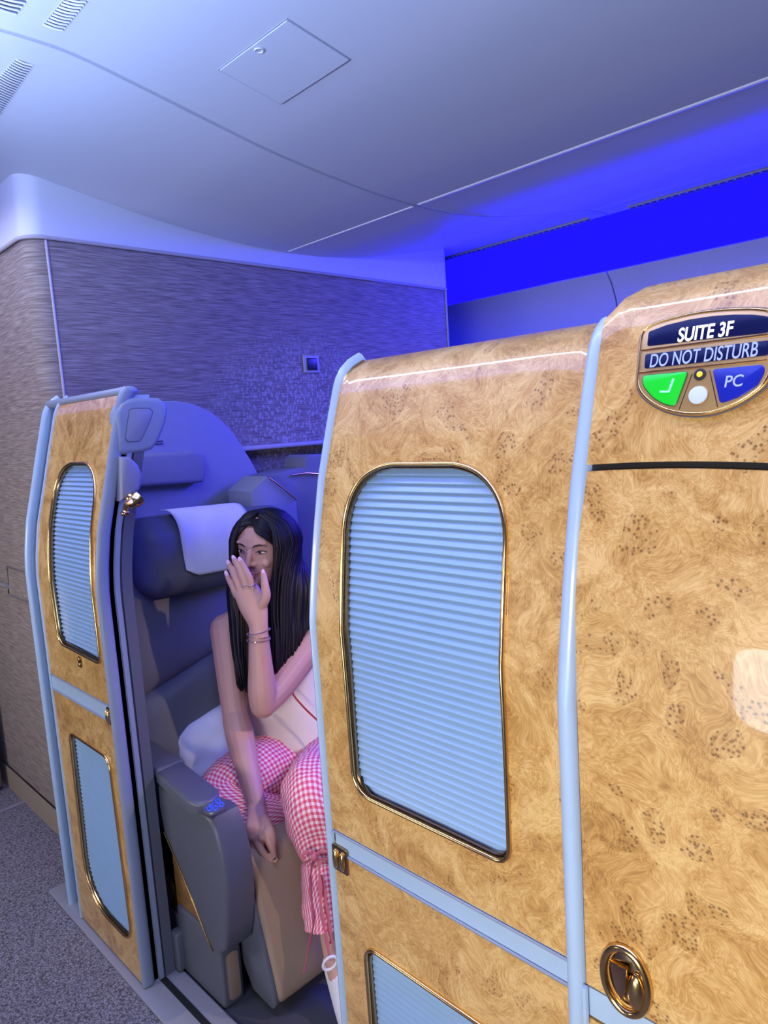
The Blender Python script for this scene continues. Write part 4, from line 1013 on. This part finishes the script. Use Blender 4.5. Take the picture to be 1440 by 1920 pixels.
# tie ribbons
rb = bmesh.new()
def ribbon(pts, w_=.006): tube(rb, spl([aD(*p) for p in pts], 30), [(w_*(1+.4*math.sin(i*.9)), .0012) for i in range(30)], 8)
ribbon([(590, 1606, 1.665), (582, 1640, 1.655), (584, 1690, 1.65), (588, 1730, 1.645), (580, 1770, 1.645), (571, 1822, 1.645)], .0045)
ribbon([(597, 1608, 1.66), (600, 1650, 1.65), (603, 1710, 1.645), (612, 1760, 1.64), (618, 1800, 1.635)], .006)
ribbon([(603, 1640, 1.655), (612, 1700, 1.645), (622, 1770, 1.64)], .007)
ribbon([(590, 1606, 1.665), (578, 1598, 1.655), (566, 1604, 1.655), (572, 1616, 1.655), (590, 1608, 1.66)], .004)
ribbon([(590, 1606, 1.66), (602, 1596, 1.645), (618, 1600, 1.64), (612, 1612, 1.645), (592, 1608, 1.655)], .004)
ball(rb, aD(590, 1607, 1.655), .009)
obj('ankle_tie', rb, mat('tie_pink', (0.50, 0.12, 0.16), .8), tro)
# top
tp = bmesh.new(); Pn = spl([CH+V((0, 0, .055)), CH, WA.lerp(CH, .4), WA, WA.lerp(HP, .55)], 24)
tube(tp, Pn, list(zip(splf([.135, .152, .140, .132, .140], 24), splf([.080, .100, .095, .094, .104], 24))), 48, up=shd, cap=False)
for v in tp.verts: v.co += (v.co-CH).normalized()*.004*noise.noise(v.co*18)
o = obj('top', tp, M['top'], wo, ang=180); sm = o.modifiers.new('s', 'SOLIDIFY'); sm.thickness = .003
sb = bmesh.new(); tube(sb, spl([aD(520, 1200, 2.02), aD(545, 1290, 2.005), aD(566, 1322, 2.0), aD(600, 1355, 1.995), aD(640, 1392, 1.98)], 20), [(.0045, .002)]*20, 8)
obj('bag_strap', sb, M['red'], wo)
# jewellery
wa = (aD(485, 1160, 1.93)-LE).normalized(); ws = (aD(525, 1196, 1.93)-aD(485, 1192, 1.93)); ws = (ws-wa*ws.dot(wa)).normalized(); wn = wa.cross(ws)
for (px_, py_, tl, beads) in ((485, 1184, .35, True), (485, 1192, -.15, False), (485, 1199, .0, True)):
    c = aD(px_, py_, 1.93); bm = bmesh.new(); P = [c+ws*math.cos(a)*.0312+wn*math.sin(a)*.0305+wa*(tl*math.cos(a)*.016) for a in [k*math.pi/24 for k in range(48)]]
    tube(bm, P, .0011, 6, closed=True)
    if beads:
        for p in P[::2]: ball(bm, p, .0021, seg=6)
    obj('bracelet', bm, M['silver'], wo)
for q, t_ in ((FL['index'], .05), (FL['middle'], .05)):
    a, b = aD(*q[0]), aD(*q[1]); d = (b-a).normalized(); c = a.lerp(b, t_+.25); u_ = toC(c); u_ = (u_-d*u_.dot(d)).normalized(); v_ = d.cross(u_)
    bm = bmesh.new(); tube(bm, [c+u_*math.cos(x)*.0102+v_*math.sin(x)*.0102 for x in [k*math.pi/12 for k in range(24)]], .0016, 6, closed=True)
    for k in (-1, 0, 1): ball(bm, c+u_*.0105+v_*k*.0045, .0024, seg=8)
    obj('ring', bm, M['silver'], wo)
# shoe with pale loop
bm = bmesh.new(); tube(bm, spl([LA+V((-.03, .02, -.05)), LA+V((.02, 0, -.055)), FT+V((0, 0, -.012)), FT+V((.03, -.015, -.02))], 14), [(a, b) for a, b in zip(splf([.030, .040, .040, .020], 14), splf([.03, .036, .028, .018], 14))], 16, up=V((0, 0, 1)), ends=3); sh = obj('shoe', bm, M['shoe'], wo)
c = aD(619, 1806, 1.62); bm = bmesh.new(); d1, d2 = (aD(632, 1800, 1.62)-c), (aD(620, 1820, 1.62)-c)
tube(bm, [c+d1*math.cos(a)+d2*math.sin(a)*.8 for a in [k*math.pi/12 for k in range(24)]], .0035, 8, closed=True); obj('shoe_loop', bm, M['shoe'], sh)
# hair
hb = bmesh.new()
def skull(phi, th, k=1.0, s=1):
    return hl(s*math.cos(phi)*math.sin(th)*.082*k, math.sin(phi)*math.sin(th)*(.098 if math.sin(phi) > 0 else .112)*k-.002, math.cos(th)*.095*k+.003)
rr = random.Random(3)
def lock(pts, w0, n=18):
    P = spl(pts, n); tube(hb, P, [(w0*(.35+.65*min(1, i/3))*(1 if i < n*.7 else max(.15, 1-(i-n*.7)/(n*.3))), w0*.42) for i in range(n)], 6, up=hf if False else None)
for s in (1, -1):
    for i in range(120):
        a = i/119; j = rr.uniform(-1, 1)
        phi = math.radians((40 if s == 1 else 48)-(138 if s == 1 else 146)*a)+j*.05
        k = 1.03+.07*rr.random()
        pts = [skull(phi*.3+1.2*(1-a)*0+.9, .08, k, s)]
        for th in (28, 52, 74, 92):
            pts.append(skull(phi+(0.0 if th > 50 else .55*(1-a)), math.radians(th), k+(.02 if th > 70 else 0), s))
        if s == 1:
            x1 = 511+ 76*a+rr.uniform(-3, 3); dp = 2.0+.10*a+rr.uniform(-.012, .012)
            pts += [aD(x1, 1090, dp), aD(x1-2, 1150, dp-.005)]
            pts += [aD(516+66*a+j*4, 1205-30*a, dp-.01), aD(514+62*a+j*5, 1270-105*a*a-rr.random()*14, dp-.01)]
        else:
            x1 = 431+34*a+rr.uniform(-3, 3); dp = 2.035+.06*a+rr.uniform(-.012, .012)
            pts += [aD(x1+2, 1100, dp-.02), aD(x1+6, 1160, dp-.04), aD(x1+10, 1225, dp-.05), aD(448+30*a+j*5, 1296-rr.random()*18+6*a, dp-.055)]
        lock(pts, .0075+.003*rr.random())
for i in range(60):     # locks behind the raised hand
    a = i/59; x = 446+76*a; dp = 2.045+rr.uniform(-.02, .01)
    lock([hl(rr.uniform(-.05, .05), -.085, -.01), aD(x, 1105, 2.075), aD(x, 1160, dp), aD(x+1, 1220, dp-.01), aD(x*.6+.4*480+rr.uniform(-4, 4), 1285+rr.uniform(-18, 14), dp-.015)], .010)
for s, ends_ in ((1, [(.024, .083, .062), (.050, .070, .038), (.067, .044, .004), (.074, .020, -.05)]), (-1, [(-.026, .082, .058), (-.050, .068, .030), (-.067, .040, -.008), (-.074, .014, -.06)])):
    for i in range(44):
        a = i/43
        q = [hl(s*.002, .058-.05*a, .082+.010*a)]+[hl(x*(1+.10*a*(k < 2))+s*rr.uniform(-.002, .002), f+.005-.030*a, u+.030*a*(1, .9, .5, .2)[k]) for k, (x, f, u) in enumerate(ends_)]
        lock(q, .0032, 16)
for i in range(15):
    x = (i-7)*.0036
    lock([hl(x*.3, .045, .088), hl(x*.8, .066, .085-abs(x)*.1), hl(x*1.2, .078, .0765-abs(x)*.25)], .0050, 10)
# scalp cap under the locks
cap = bmesh.new(); bmesh.ops.create_uvsphere(cap, u_segments=40, v_segments=26, radius=1.0)
kill = []
for v in cap.verts:
    q = v.co.copy()
    if q.y > .25 and q.z < .62-.95*abs(q.x)**2 and abs(q.x) < .90: kill.append(v)
    v.co = hl(q.x*.081, q.y*(.094 if q.y > 0 else .110)-.002, q.z*.096+.002)
bmesh.ops.delete(cap, geom=kill, context='VERTS')
mcap = bpy.data.meshes.new('c'); cap.to_mesh(mcap); cap.free(); hb.from_mesh(mcap)
obj('hair', hb, M['hair'], wo, ang=180)
